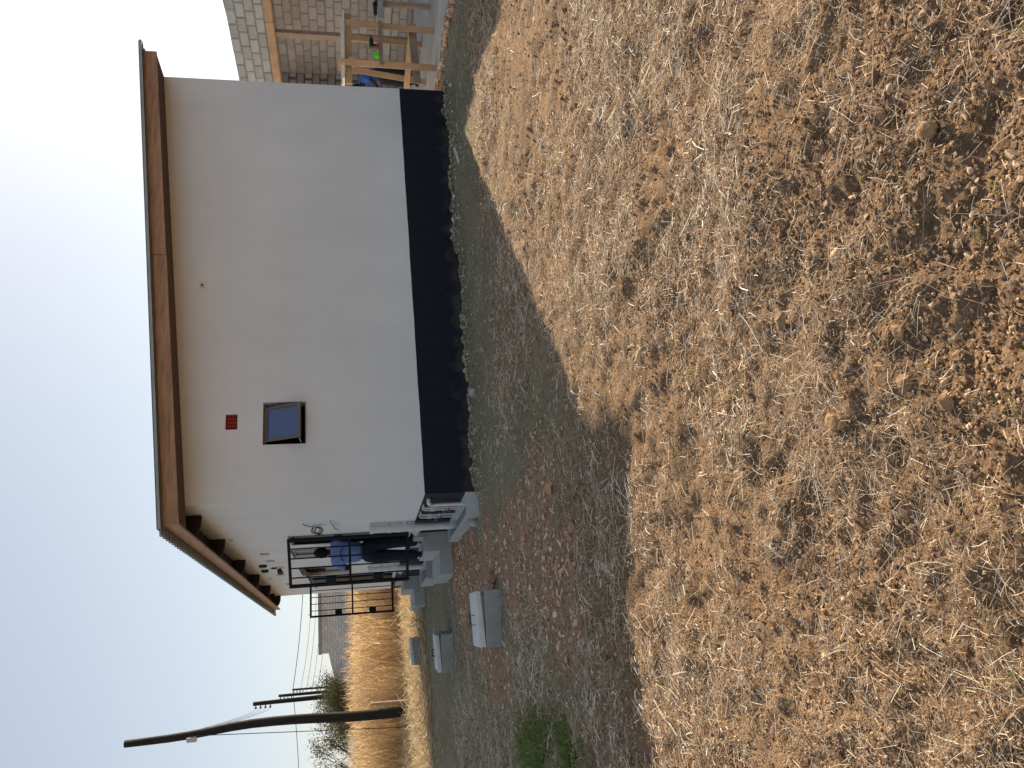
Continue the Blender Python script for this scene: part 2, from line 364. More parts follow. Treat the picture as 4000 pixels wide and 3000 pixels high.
def build_ground():
    # rings grow with distance from the photographer; finest where the lumps can be told apart
    rr = [0.0, 0.4, 0.8]; r = 1.0
    while r < 34: rr.append(r); r *= 1.0068
    while r < 4500: rr.append(r); r *= 1.22
    rr = np.array(rr)
    a = np.concatenate([np.arange(-36, 36.01, 0.36), np.arange(39, 324, 3.0)])
    a = np.radians(a); na, nr = len(a), len(rr)
    R_, A_ = np.meshgrid(rr, a, indexing='ij')
    jit = (RNG.random(R_.shape) - 0.5)
    x = R_ * np.sin(A_); y = R_ * np.cos(A_)
    z = ground_h(x, y)
    z[0, :] = z[0, 0]
    V = np.stack([x, y, z], -1).reshape(-1, 3)
    i, j = np.meshgrid(np.arange(nr - 1), np.arange(na), indexing='ij')
    jn = (j + 1) % na
    F = np.stack([i * na + j, i * na + jn, (i + 1) * na + jn, (i + 1) * na + j], -1).reshape(-1, 4)[:, ::-1]
    me = np_mesh('ground', V, F)
    for p in ('use_smooth',): me.polygons.foreach_set('use_smooth', np.ones(len(F), dtype=bool))
    for nm, fn in (('rubble', rubble_mask), ('straw', straw_mask), ('rough', rough_mask), ('yard', yard_shade_mask)):
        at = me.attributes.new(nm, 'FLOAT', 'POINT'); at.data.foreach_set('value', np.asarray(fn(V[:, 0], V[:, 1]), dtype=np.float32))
    m, nt, b, out = new_mat('earth')
    tc = nd(nt, 'ShaderNodeTexCoord')
    def noise(scale, detail=8, rough=0.6, vec=None):
        n = nd(nt, 'ShaderNodeTexNoise'); n.inputs['Scale'].default_value = scale; n.inputs['Detail'].default_value = detail
        n.inputs['Roughness'].default_value = rough; nt.links.new(tc.outputs['Object'], n.inputs['Vector']); return n
    n1 = noise(1.2); n2 = noise(22, 9, 0.7); n3 = noise(120, 6, 0.7)
    soil = ramp(nt, [(0.3, (0.23, 0.143, 0.083)), (0.5, (0.41, 0.265, 0.16)), (0.72, (0.61, 0.425, 0.275))])
    nt.links.new(n2.outputs[0], soil.inputs[0])
    dust_shade = ramp(nt, [(0.3, (0.27, 0.235, 0.15)), (0.6, (0.42, 0.37, 0.245)), (0.8, (0.54, 0.48, 0.33))])  # trodden dust colour, also the olive of sky-lit shade painted on the yard
    nt.links.new(n2.outputs[0], dust_shade.inputs[0])
    rub = ramp(nt, [(0.3, (0.42, 0.25, 0.15)), (0.55, (0.59, 0.385, 0.25)), (0.8, (0.70, 0.515, 0.36))])
    nt.links.new(n2.outputs[0], rub.inputs[0])
    strw = ramp(nt, [(0.3, (0.22, 0.145, 0.075)), (0.6, (0.45, 0.33, 0.18)), (0.85, (0.60, 0.47, 0.28))])
    nt.links.new(n3.outputs[0], strw.inputs[0])
    def mix(a_, b_, fac):
        mx = nd(nt, 'ShaderNodeMix', data_type='RGBA'); nt.links.new(fac, mx.inputs[0]); nt.links.new(a_, mx.inputs[6]); nt.links.new(b_, mx.inputs[7]); return mx.outputs[2]
    def attr(nm):
        an = nd(nt, 'ShaderNodeAttribute'); an.attribute_name = nm; return an.outputs['Fac']
    def contrast(sock, lo, hi):
        mr = nd(nt, 'ShaderNodeMapRange'); mr.inputs['From Min'].default_value = lo; mr.inputs['From Max'].default_value = hi; nt.links.new(sock, mr.inputs[0]); return mr.outputs[0]
    yd = nd(nt, 'ShaderNodeMath', operation='MULTIPLY_ADD'); yd.inputs[1].default_value = -.62; nt.links.new(attr('yard'), yd.inputs[0]); nt.links.new(contrast(attr('rough'), 0.25, 0.95), yd.inputs[2]); yd.use_clamp = True  # yard mask pulls the soil towards the painted shade tone
    c = mix(dust_shade.outputs[0], soil.outputs[0], yd.outputs[0])
    # broad lighter patches of dust
    pale = nd(nt, 'ShaderNodeVectorMath', operation='MULTIPLY'); pale.inputs[1].default_value = (1.22, 1.22, 1.2); nt.links.new(c, pale.inputs[0])
    c = mix(c, pale.outputs[0], contrast(n1.outputs[0], 0.45, 0.65))
    c = mix(c, rub.outputs[0], attr('rubble'))
    c = mix(c, strw.outputs[0], attr('straw'))
    nt.links.new(c, b.inputs['Base Color']); b.inputs['Roughness'].default_value = 0.95; b.inputs['Specular IOR Level'].default_value = 0.1
    vo = nd(nt, 'ShaderNodeTexVoronoi'); vo.inputs['Scale'].default_value = 85; vo.inputs['Randomness'].default_value = 1.0
    wv = nd(nt, 'ShaderNodeVectorMath', operation='MULTIPLY_ADD'); wv.inputs[1].default_value = (.02, .02, .02)
    nt.links.new(n3.outputs['Color'], wv.inputs[0]); nt.links.new(tc.outputs['Object'], wv.inputs[2]); nt.links.new(wv.outputs[0], vo.inputs['Vector'])
    inv = nd(nt, 'ShaderNodeMath', operation='MULTIPLY_ADD'); inv.inputs[1].default_value = -.55; nt.links.new(vo.outputs['Distance'], inv.inputs[0]); nt.links.new(n2.outputs[0], inv.inputs[2])
    add = nd(nt, 'ShaderNodeMath', operation='MULTIPLY_ADD'); add.inputs[1].default_value = 0.35
    nt.links.new(n3.outputs[0], add.inputs[0]); nt.links.new(inv.outputs[0], add.inputs[2])
    bp = nd(nt, 'ShaderNodeBump'); bp.inputs['Strength'].default_value = 1.0; bp.inputs['Distance'].default_value = 0.045
    nt.links.new(add.outputs[0], bp.inputs['Height']); nt.links.new(bp.outputs[0], b.inputs['Normal'])
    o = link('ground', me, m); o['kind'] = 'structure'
    return o
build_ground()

# ---------------------------------------------------------------- the house
house = thing('house', 'grey-white plastered house with black plinth, brown fascia boards and a low metal roof', 'house', A, PSI)
SL = 0.0907
def zs(t): return 3.405 + SL * (t + 0.28)          # underside of the verge
def zpl(t): return 0.655 + 0.0122 * t + .0022 * math.sin(t * 7.3) * math.sin(t * 2.9 + 1) + .0008 * math.sin(t * 31)               # top edge of the black band

def wall_grid(mb, xs, zbot, ztop, holes, thick, mapf):
    """wall panel with rectangular openings; xs/zs breaks come from the holes; mapf(x, depth, z)->xyz"""
    X = sorted(set(list(xs) + [h[i] for h in holes for i in (0, 1)]))
    Z = sorted(set([h[i] for h in holes for i in (2, 3)]))
    rows = [None] + Z + [None]
    def zat(k, x): return zbot(x) if k == 0 else (ztop(x) if k == len(rows) - 1 else rows[k])
    def solid(i, k):
        if i < 0 or k < 0 or i >= len(X) - 1 or k >= len(rows) - 1: return False
        xm = (X[i] + X[i + 1]) / 2; zm = (zat(k, xm) + zat(k + 1, xm)) / 2
        return not any(h[0] < xm < h[1] and h[2] < zm < h[3] for h in holes)
    for i in range(len(X) - 1):
        for k in range(len(rows) - 1):
            if not solid(i, k): continue
            x0, x1 = X[i], X[i + 1]
            c = [(x0, zat(k, x0)), (x1, zat(k, x1)), (x1, zat(k + 1, x1)), (x0, zat(k + 1, x0))]
            for dpt in (0, thick): mb.poly([mapf(x, dpt, z) for x, z in (c if dpt == 0 else c[::-1])])
            for (a_, b_, ni, nk) in ((0, 1, i, k - 1), (1, 2, i + 1, k), (2, 3, i, k + 1), (3, 0, i - 1, k)):
                if not solid(ni, nk):
                    (xa, za), (xb, zb) = c[a_], c[b_]
                    mb.poly([mapf(xa, 0, za), mapf(xa, thick, za), mapf(xb, thick, zb), mapf(xb, 0, zb)])

WIN = (0.70, 1.242, 2.07, 2.587); VENT = (0.905, 1.10, 2.885, 3.025); STUB = (2.805, 2.865, 3.335, 3.39)
mb = MB(); wall_grid(mb, [L * i / 84 for i in range(85)], zpl, lambda t: zs(t) + 0.03, [WIN, VENT], 0.2, lambda x, q, z: (x, q, z))
part('wall', mb, M['plaster'], house, label='blank end wall of grey-white plaster')
DOORS = [(2.62, 3.46, 0.69, 2.50), (9.02, 9.86, 0.69, 2.50)]
FWIN = [(4.0, 5.05, 1.62, 2.58), (6.3, 7.72, 1.66, 2.60)]
FV = [(4.12, 4.36, 2.92, 3.06), (5.02, 5.24, 2.92, 3.06), (6.05, 6.25, 3.02, 3.10), (7.12, 7.34, 2.93, 3.08)]
mb = MB(); wall_grid(mb, [0.2, MLEN], lambda s: 0.655 if s > -1 else 0, lambda s: 3.62, DOORS + FWIN + FV, 0.2, lambda x, q, z: (q, x, z))
# corner strip so the two walls butt cleanly
part('wall', mb, M['plaster'], house, label='door side wall of grey-white plaster')
mb = MB(); mb.quad_box([(0, 0.2, 0.655), (0.2, 0.2, 0.655), (0.2, 0.2002, 0.655), (0, 0.2002, 0.655), (0, 0.2, 3.62), (0.2, 0.2, 3.62), (0.2, 0.2002, 3.62), (0, 0.2002, 3.62)])
mb = MB(); mb.quad_box([(L - .2, .2, 0), (L, .2, 0), (L, MLEN, 0), (L - .2, MLEN, 0), (L - .2, .2, zs(L)), (L, .2, zs(L)), (L, MLEN, zs(L)), (L - .2, MLEN, zs(L))])
part('wall', mb, M['plaster'], house)
mb = MB(); mb.quad_box([(.2, MLEN - .2, 0), (L - .2, MLEN - .2, 0), (L - .2, MLEN, 0), (.2, MLEN, 0), (.2, MLEN - .2, zs(.2)), (L - .2, MLEN - .2, zs(L - .2)), (L - .2, MLEN, zs(L - .2)), (.2, MLEN, zs(.2))])
part('wall', mb, M['plaster'], house)
# inside: floor, cross wall
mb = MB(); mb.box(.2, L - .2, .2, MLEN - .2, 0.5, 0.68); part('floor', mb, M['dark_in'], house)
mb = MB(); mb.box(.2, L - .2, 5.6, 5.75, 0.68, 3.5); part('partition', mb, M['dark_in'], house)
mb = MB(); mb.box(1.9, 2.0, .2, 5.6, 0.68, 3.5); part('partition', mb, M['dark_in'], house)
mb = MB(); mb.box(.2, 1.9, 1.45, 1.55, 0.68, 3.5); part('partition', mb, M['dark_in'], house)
# plinth
mb = MB(); n = 84
for i in range(n):
    t0, t1 = L * i / n, L * (i + 1) / n
    mb.poly([(t0, 0, -.3), (t1, 0, -.3), (t1, 0, zpl(t1)), (t0, 0, zpl(t0))])
    mb.poly([(t0, .2, -.3), (t0, .2, zpl(t0)), (t1, .2, zpl(t1)), (t1, .2, -.3)])
mb.poly([(L, 0, -.3), (L, .2, -.3), (L, .2, zpl(L)), (L, 0, zpl(L))])
mb.poly([(0, 0, -.3), (0, 0, zpl(0)), (0, .2, zpl(0)), (0, .2, -.3)])
part('plinth', mb, M['bitumen'], house, label='black painted plinth band under the end wall')
mb = MB(); mb.box(0, .2, .2, MLEN, -.3, .655); part('plinth', mb, M['bitumen'], house, label='dark plinth under the door side')

# verge (barge) boards, fascia, soffit
SB = -0.45
def sloped(mb, t0, t1, s0, s1, a0, a1):
    mb.quad_box([(t0, s0, zs(t0) + a0), (t1, s0, zs(t1) + a0), (t1, s1, zs(t1) + a0), (t0, s1, zs(t0) + a0),
                 (t0, s0, zs(t0) + a1), (t1, s0, zs(t1) + a1), (t1, s1, zs(t1) + a1), (t0, s1, zs(t0) + a1)])
for (t0, t1, dz) in ((-0.28, 3.02, 0.0), (3.026, 6.10, 0.004)):
    mb = MB(); sloped(mb, t0, t1, SB - .028, SB, 0.0 + dz, 0.165 + dz); part('fascia_board', mb, M['fascia'], house, bevel=.004)
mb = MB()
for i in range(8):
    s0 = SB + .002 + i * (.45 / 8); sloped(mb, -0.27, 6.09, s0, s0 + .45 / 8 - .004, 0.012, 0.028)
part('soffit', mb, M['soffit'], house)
mb = MB(); sloped(mb, 6.07, 6.095, SB, 0.0, 0.03, 0.16); part('soffit_end_board', mb, M['fascia'], house)
for (s0, s1, k0, k1) in ((SB - .028, 5.2, 0.0, -0.012), (5.206, 11.9, -0.004, 0.012)):
    mb = MB(); mb.quad_box([(-.308, s0, zs(-.28) + k0), (-.28, s0, zs(-.28) + k0), (-.28, s1, zs(-.28) + k1), (-.308, s1, zs(-.28) + k1),
                            (-.308, s0, zs(-.28) + .165 + k0), (-.28, s0, zs(-.28) + .165 + k0), (-.28, s1, zs(-.28) + .165 + k1), (-.308, s1, zs(-.28) + .165 + k1)])
    part('fascia_board', mb, M['fascia_y'], house, bevel=.004)
# rafters with shaped tails, showing under the eave
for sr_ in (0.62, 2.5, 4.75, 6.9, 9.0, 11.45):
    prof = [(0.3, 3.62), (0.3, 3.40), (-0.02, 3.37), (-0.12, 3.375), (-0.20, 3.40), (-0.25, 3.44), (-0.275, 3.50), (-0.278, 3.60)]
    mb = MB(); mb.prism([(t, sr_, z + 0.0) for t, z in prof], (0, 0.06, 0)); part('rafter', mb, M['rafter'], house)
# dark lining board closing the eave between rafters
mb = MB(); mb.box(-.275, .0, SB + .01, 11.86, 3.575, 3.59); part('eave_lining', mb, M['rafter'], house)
# roof sheets with ridges running down the slope
pitch, nr_ = 0.152, 5
sheet_me = None; s0 = SB - .10
def sheet_mesh():
    mb = MB(); prof = []
    for i in range(nr_):
        b0 = i * pitch
        prof += [(b0, 0.0), (b0 + pitch * .40, 0.0), (b0 + pitch * .62, 0.040), (b0 + pitch * .80, 0.040)]
    prof.append((nr_ * pitch, 0.0))
    ts = [-0.42, 1.9, 4.2, 6.20]
    for lay in (0, 1):
        o = len(mb.v)
        for t in ts:
            for (q, hh) in prof: mb.v.append((t, q, zs(t) + 0.169 + hh - 0.004 * lay))
        k = len(prof)
        for i in range(len(ts) - 1):
            for j in range(k - 1):
                f = (o + i * k + j, o + i * k + j + 1, o + (i + 1) * k + j + 1, o + (i + 1) * k + j)
                mb.f.append(f if lay == 0 else f[::-1])
    k = len(prof); o2 = k * len(ts)
    for i in (0, len(ts) - 1):
        for j in range(k - 1): mb.f.append((i * k + j, i * k + j + 1, o2 + i * k + j + 1, o2 + i * k + j))
    return mb.mesh('roof_sheet')
sheet_me = sheet_mesh(); sheet_me.materials.append(M['sheet'])
for i in range(17):
    o = link('roof_sheet', sheet_me, None, house); o.location = (0, s0 + i * nr_ * pitch, 0.0015 * (i % 2))
# verge flashing: thin grey-green strip above the board
mb = MB(); sloped(mb, -0.36, 6.20, SB - .118, SB - .112, .170, .202); sloped(mb, -0.36, 6.20, SB - .112, SB + .1, .2095, .213)
part('flashing', mb, M['sheet'], house)
for (ta, sa_, sb_) in ((-.27, SB, SB + .05), (-.1, .05, .12), (-.1, 5.4, 5.5), (-.1, 10.9, 11.0)):
    mb = MB(); sloped(mb, ta, 6.1, sa_, sb_, .04, .165); part('roof_timber', mb, M['rafter'], house)

# end wall window, top hung and pushed open
w0, w1, zb_, zt_ = WIN
mb = MB(); f = .022
for (a, b_, c, d_) in ((w0, w1, zb_, zb_ + f), (w0, w1, zt_ - f, zt_), (w0, w0 + f, zb_ + f, zt_ - f), (w1 - f, w1, zb_ + f, zt_ - f)): mb.box(a, b_, .07, .115, c, d_)
window = part('window', mb, M['alu'], house, label='small top-hung window standing open in the end wall')
sash = MB(); sw0, sw1, sh = w0 + .045, w1 - .055, .475; ang = math.radians(26)
def sp_(x, q, dep=0.0):
    # q measured down the sash from its hinge at the top
    return (x, .072 - math.sin(ang) * q - math.cos(ang) * dep, zt_ - .035 - math.cos(ang) * q + math.sin(ang) * dep * 1.0)
def slab(mb, x0, x1, q0, q1, d0, d1):
    mb.quad_box([sp_(x0, q1, d0), sp_(x1, q1, d0), sp_(x1, q1, d1), sp_(x0, q1, d1), sp_(x0, q0, d0), sp_(x1, q0, d0), sp_(x1, q0, d1), sp_(x0, q0, d1)])
fr = .034
slab(sash, sw0, sw1, 0, fr, 0, .03); slab(sash, sw0, sw1, sh - fr, sh, 0, .03); slab(sash, sw0, sw0 + fr, fr, sh - fr, 0, .03); slab(sash, sw1 - fr, sw1, fr, sh - fr, 0, .03)
part('sash', sash, M['alu'], window)
gl = MB(); slab(gl, sw0 + fr - .004, sw1 - fr + .004, fr - .004, sh - fr + .004, .012, .018); part('pane', gl, M['glass'], window)
for (xa_, xb_) in ((sw0 + .01, w0 + .02), (sw1 - .01, w1 - .02)): part('stay', MB().bar(sp_(xa_, sh - .03), (xb_, .085, zb_ + .06), .012, .012), M['alu_pale'], window)
sl = MB(); sl.box(w0 + .002, w1 - .002, .02, .07, zb_ + .0, zb_ + .012); part('sill', sl, M['alu_pale'], window)

# terracotta air brick in the end wall
v0, v1, vz0, vz1 = VENT
mb = MB(); nx, nz = 4, 5; bw = .0095
for i in range(nx + 1):
    x = v0 + (v1 - v0 - bw) * i / nx; mb.box(x, x + bw, .022, .07, vz0, vz1)
for k in range(nz + 1):
    z = vz0 + (vz1 - vz0 - bw) * k / nz
    for i in range(nx):
        xa = v0 + (v1 - v0 - bw) * i / nx + bw; xb = v0 + (v1 - v0 - bw) * (i + 1) / nx; mb.box(xa, xb, .025, .07, z, z + bw)
vent = part('air_brick', mb, M['terracotta'], house, label='red terracotta air brick above the small window')
mb = MB(); mb.box(v0, v1, .072, .09, vz0, vz1); part('backing', mb, surf('dark_red_back', (.03, .006, .005)), vent)
# conduit stub
mb = MB(); mb.tube([(2.835, .02, 3.362), (2.835, -.045, 3.358)], .026, 14, cap=False); mb.tube([(2.835, -.045, 3.358), (2.835, .0, 3.361)], .019, 14, cap=False)
for j in range(14):
    a0, a1 = 2 * math.pi * j / 14, 2 * math.pi * (j + 1) / 14
    mb.poly([(2.835 + .026 * math.cos(a0), -.045, 3.358 + .026 * math.sin(a0)), (2.835 + .026 * math.cos(a1), -.045, 3.358 + .026 * math.sin(a1)),
             (2.835 + .019 * math.cos(a1), -.045, 3.358 + .019 * math.sin(a1)), (2.835 + .019 * math.cos(a0), -.045, 3.358 + .019 * math.sin(a0))])
stub = part('conduit_stub', mb, M['pvc'], house, label='short white conduit end sticking out of the blank wall')
mb = MB(); mb.tube([(2.835, -.012, 3.361), (2.835, -.010, 3.361)], .0188, 14); part('bore', mb, M['black_plastic'], stub)

# door side: air bricks
for (a, b_, c, d_) in FV:
    mb = MB(); k = 6
    for i in range(k + 1):
        y = a + (b_ - a - .012) * i / k; mb.box(.05, .09, y, y + .012, c, d_)
    for i in range(4):
        z = c + (d_ - c - .012) * i / 3
        for j in range(k):
            ya = a + (b_ - a - .012) * j / k + .012; yb = a + (b_ - a - .012) * (j + 1) / k; mb.box(.053, .09, ya, yb, z, z + .012)
    part('air_brick', mb, M['terracotta'], house)
    mb = MB(); mb.box(.092, .11, a, b_, c, d_); part('vent_backing', mb, M['dark_in'], house)
# round black lamp bases and floodlight on the door side
for (y, z) in ((5.6, 3.17), (6.32, 3.21)):
    mb = MB(); mb.tube([(0, y, z), (-.03, y, z), (-.05, y, z)], [.07, .07, .055], 18)
    lm = part('wall_lamp', mb, M['black_plastic'], house, smooth=False)
    mb = MB(); mb.tube([(-.05, y, z), (-.062, y, z)], [.036, .03], 14); part('lens', mb, M['alu_pale'], lm)
mb = MB(); mb.box(-.03, 0, 6.02, 6.06, 2.96, 3.06); mb.tube([(-.03, 6.04, 2.93), (-.11, 6.04, 2.90)], [.035, .05], 14); mb.tube([(-.03, 6.2, 2.92), (-.11, 6.2, 2.89)], [.03, .045], 14)
part('flood_lamp', mb, M['black_plastic'], house)
for (y, z) in ((2.6, 3.32), (7.75, 3.28)):
    mb = MB(); mb.box(-.012, 0, y - .05, y + .05, z - .006, z + .006); mb.box(-.012, 0, y - .012, y + .012, z - .05, z - .006); part('cable_end', mb, M['wire_pale'], house)
# coil of cable and a dangling lead
cur = []
for i in range(90):
    a = i / 89; ph = a * 2 * math.pi * 3.6
    cur.append((-.075 + .05 * math.cos(ph) * (1 + .15 * math.sin(i)), 1.74 + .05 * math.sin(i * .37) + .05 * a, 2.06 + .055 * math.sin(ph) * (1 + .12 * math.sin(i * 2.3)) - 0.07 * a))
mb = MB(); mb.tube([(-.0, 1.60, 2.22), (-.015, 1.62, 2.2), (-.03, 1.70, 2.12)] + cur, .006, 5); part('cable_coil', mb, M['wire'], house)
mb = MB(); mb.tube([(.0, 1.45, 1.84), (-.02, 1.5, 1.84), (-.05, 1.6, 1.80), (-.06, 1.75, 1.79), (-.06, 1.95, 1.73)], [.006, .006, .009, .012, .005], 6); part('cable_lead', mb, M['wire_pale'], house)

# doors
for di, (a, b_, c, d_) in enumerate(DOORS):
    mb = MB(); mb.box(-.004, .06, a, a + .045, c, d_); mb.box(-.004, .06, b_ - .045, b_, c, d_); mb.box(-.004, .06, a + .045, b_ - .045, d_ - .045, d_)
    dr = part('door', mb, M['steel'], house, label='black steel door frame with the leaf standing open inside')
    mb = MB(); mb.box(.2, .95, a - .02, a + .02, c, d_ - .06); part('door_leaf', mb, M['steel'], dr)
    mb = MB(); mb.tube([(.82, a + .02, c + 1.0), (.82, a + .06, c + 1.0), (.72, a + .065, c + 1.0)], .009, 8); part('handle', mb, M['alu_pale'], dr)

mb = MB(); mb.box(-.05, -.012, 8.12, 8.96, .74, 2.50); part('folded_door_leaf', mb, M['steel'], house, bevel=.004, label='dark door leaf folded back flat against the wall')
# gates, hinged outside the door openings and swung out
def gate(hinge_s, z0, z1, width, world_deg):
    ang = math.radians(world_deg) - PSI
    ux, uy = math.cos(ang), math.sin(ang)
    H = Vector((-.045, hinge_s, 0))
    P = lambda q, z: H + Vector((ux * q, uy * q, z))
    g = MB(); t = .042
    g.bar(P(t / 2, z0), P(t / 2, z1), t, t, up=(ux, uy, 0)); g.bar(P(width - t / 2, z0), P(width - t / 2, z1), t, t, up=(ux, uy, 0))
    for z in (z0 + t / 2, z1 - t / 2): g.bar(P(t, z), P(width - t, z), t, t)
    go = part('gate', g, M['steel'], house, label='black barred steel security gate swung open')
    r = MB(); zm = (z0 + z1) / 2 - .01; r.bar(P(t, zm), P(width - t, zm), .036, .036); part('middle_rail', r, M['steel'], go)
    for i in range(1, 5):
        q = width * i / 5; bmb = MB(); bmb.bar(P(q, z0 + t), P(q, zm - .018), .016, .016, up=(ux, uy, 0)); bmb.bar(P(q, zm + .018), P(q, z1 - t), .016, .016, up=(ux, uy, 0))
        part('gate_bar', bmb, M['steel'], go)
    for zc_ in (z1 - .62, z0 + .47):
        q0, q1 = width * .8 + .004, width - t + .004
        lb = MB(); lb.bar(P(q0, zc_), P(q1, zc_), .05, .15); part('lock_box', lb, M['steel'], go, bevel=.004)
    for z in (z0 + .3, z1 - .3): part('hinge', MB().tube([P(0, z - .05), P(0, z + .05)], .014, 8), M['steel'], go)
    part('bolt', MB().tube([P(width - .07, z1), P(width - .07, z1 + .035)], .008, 6), M['steel'], go); part('bolt', MB().tube([P(width - t / 2, z0), P(width - t / 2, z0 - .03)], .01, 6), M['steel'], go)
    return go
gate(2.60, 0.705, 2.507, 0.83, 161)
gate(9.0, 0.70, 2.53, 0.72, 201)

# door side windows with sashes pushed out
for wi, (a, b_, c, d_) in enumerate(FWIN):
    mb = MB(); f = .05
    mb.box(.06, .11, a, b_, c, c + f); mb.box(.06, .11, a, b_, d_ - f, d_); mb.box(.06, .11, a, a + f, c + f, d_ - f); mb.box(.06, .11, b_ - f, b_, c + f, d_ - f)
    mid = (a + b_) / 2; mb.box(.06, .11, mid - .025, mid + .025, c + f, d_ - f)
    wo_ = part('window', mb, M['alu'], house)
    for (p, q) in ((a + f, mid - .025), (mid + .025, b_ - f)):
        mb = MB(); mb.box(.08, .086, p, q, c + f, d_ - f - (.42 if wi == 1 else 0)); part('pane', mb, M['glass_pale'], wo_)
    mb = MB(); mb.box(-.03, .06, a - .03, b_ + .03, c - .04, c - .001); part('sill', mb, M['concrete'], wo_)
    if wi == 1:
        for (p, q) in ((a + f, mid - .025), (mid + .025, b_ - f)):
            sa = MB(); an = math.radians(52); hgt = .40; x0, z0 = .06, d_ - f
            def q_(y, k, dep): return (x0 - math.sin(an) * k - math.cos(an) * dep, y, z0 - math.cos(an) * k + math.sin(an) * dep)
            def sl_(y0, y1, k0, k1):
                sa.quad_box([q_(y0, k1, 0), q_(y1, k1, 0), q_(y1, k1, .03), q_(y0, k1, .03), q_(y0, k0, 0), q_(y1, k0, 0), q_(y1, k0, .03), q_(y0, k0, .03)])
            sl_(p, q, 0, .04); sl_(p, q, hgt - .04, hgt); sl_(p, p + .04, .04, hgt - .04); sl_(q - .04, q, .04, hgt - .04)
            part('sash', sa, M['alu'], wo_)
            sa = MB(); sa.quad_box([q_(p + .04, hgt - .04, .01), q_(q - .04, hgt - .04, .01), q_(q - .04, hgt - .04, .016), q_(p + .04, hgt - .04, .016), q_(p + .04, .04, .01), q_(q - .04, .04, .01), q_(q - .04, .04, .016), q_(p + .04, .04, .016)])
            part('sash_pane', sa, M['glass_pale'], wo_)

# pipes on the door side
def soil_pipe(y, ztop):
    mb = MB(); R1 = .055
    mb.tube([(-.085, y, .02), (-.085, y, ztop)], R1, 18)
    o = part('soil_pipe', mb, M['pvc_grey'], house, smooth=False)
    for z in (.68, .86, ztop - .30, ztop - .05):
        c = MB(); c.tube([(-.085, y, z), (-.085, y, z + .055)], R1 + .009, 18); part('collar', c, M['pvc_grey'], o)
    c = MB(); c.tube([(.0, y, .80), (-.05, y, .80), (-.085, y, .74)], R1 * .95, 16); part('branch', c, M['pvc_grey'], o)
    c = MB(); c.tube([(-.085, y, .60), (-.13, y + .03, .63), (-.17, y + .05, .66)], R1 * .9, 14); c.tube([(-.165, y + .047, .655), (-.18, y + .055, .668)], R1, 14); part('rodding_eye', c, M['pvc_grey'], o)
    c = MB(); c.box(-.02, 0, y - .03, y + .03, 1.0, 1.03); part('bracket', c, M['pvc_grey'], o)
    return o
soil_pipe(1.88, 1.30)
soil_pipe(6.62, 1.28)
def waste_pipe(y):
    mb = MB(); mb.tube([(.0, y - .08, .585), (-.04, y - .08, .585), (-.055, y - .05, .58)], .024, 12); mb.tube([(-.06, y - .06, .575), (-.06, y, .56), (-.06, y + .02, .54)], .026, 12)
    mb.tube([(-.06, y + .02, .55), (-.06, y + .02, .10)], .023, 12); return part('waste_pipe', mb, M['pvc'], house)
waste_pipe(.40); waste_pipe(5.4)
for k, (y, hy, hc) in enumerate(((.66, .30, 'red'), (.80, .34, 'blue'), (1.16, .36, 'blue'), (1.34, .40, 'red'))):
    mb = MB(); mb.tube([(.0, y, .625), (-.04, y, .622), (-.05, y, .60), (-.05, y, .10)], .0125, 8)
    po = part('water_pipe', mb, M['ppr'], house)
    fi = MB()
    for z in (.50, hy): fi.tube([(-.05, y, z - .03), (-.05, y, z + .03)], .02, 8)
    fi.tube([(-.05, y, hy), (-.085, y, hy)], .012, 8); part('fitting', fi, M['ppr'], po)
    hd = MB(); hd.box(-.10, -.085, y - .05, y + .05, hy - .014, hy + .014); part('valve_handle', hd, M[hc], po, bevel=.004)
mb = MB(); mb.box(-.075, -.035, .5, 1.6, .085, .105); part('pipe_tray', mb, M['pvc'], house)

# ---------------------------------------------------------------- concrete pieces on the ground by the house
def rough_box(mb, x0, x1, y0, y1, z0, z1, j=.006):
    R = lambda: random.uniform(-j, j)
    mb.quad_box([(x0 + R(), y0 + R(), z0), (x1 + R(), y0 + R(), z0), (x1 + R(), y1 + R(), z0), (x0 + R(), y1 + R(), z0), (x0 + R(), y0 + R(), z1 + R()), (x1 + R(), y0 + R(), z1 + R()), (x1 + R(), y1 + R(), z1 + R()), (x0 + R(), y1 + R(), z1 + R())])
def place_steps(s0, s1, label):
    t = thing('concrete_steps', label, 'steps', W(0, s0, 0), PSI, 'concrete steps up to the doors')
    ln = s1 - s0
    mb = MB(); rough_box(mb, -.305, -.003, 0, ln, -.1, .455); part('landing', mb, M['concrete'], t, bevel=.008)
    mb = MB(); rough_box(mb, -.68, -.308, .02, ln + .14, -.1, .225); part('step', mb, M['concrete'], t, bevel=.008)
    mb = MB(); mb.box(-.08, -.004, .02, ln - .1, .4555, .60); part('threshold', mb, M['concrete'], t, bevel=.006)
    return t
place_steps(2.88, 4.08, 'two-tier grey concrete steps under the nearer open gate')
place_steps(9.0, 10.4, 'two-tier grey concrete steps under the farther open gate')
def gully(t0, t1, s0, s1, h, label):
    g = thing('gully_box', label, 'gully', W((t0 + t1) / 2, (s0 + s1) / 2, 0), PSI, 'concrete gullies under the pipes')
    w, l = (t1 - t0), (s1 - s0); mb = MB(); th = .05
    rough_box(mb, -w / 2, w / 2, -l / 2, -l / 2 + th, -.08, h); rough_box(mb, -w / 2, w / 2, l / 2 - th, l / 2, -.08, h)
    rough_box(mb, -w / 2, -w / 2 + th, -l / 2 + th, l / 2 - th, -.08, h - .01); rough_box(mb, w / 2 - th, w / 2, -l / 2 + th, l / 2 - th, -.08, h - .005)
    part('rim', mb, M['concrete'], g, bevel=.006)
    mb = MB(); mb.box(-w / 2 + th, w / 2 - th, -l / 2 + th, l / 2 - th, -.08, h * .35); part('base', mb, M['concrete_dark'], g)
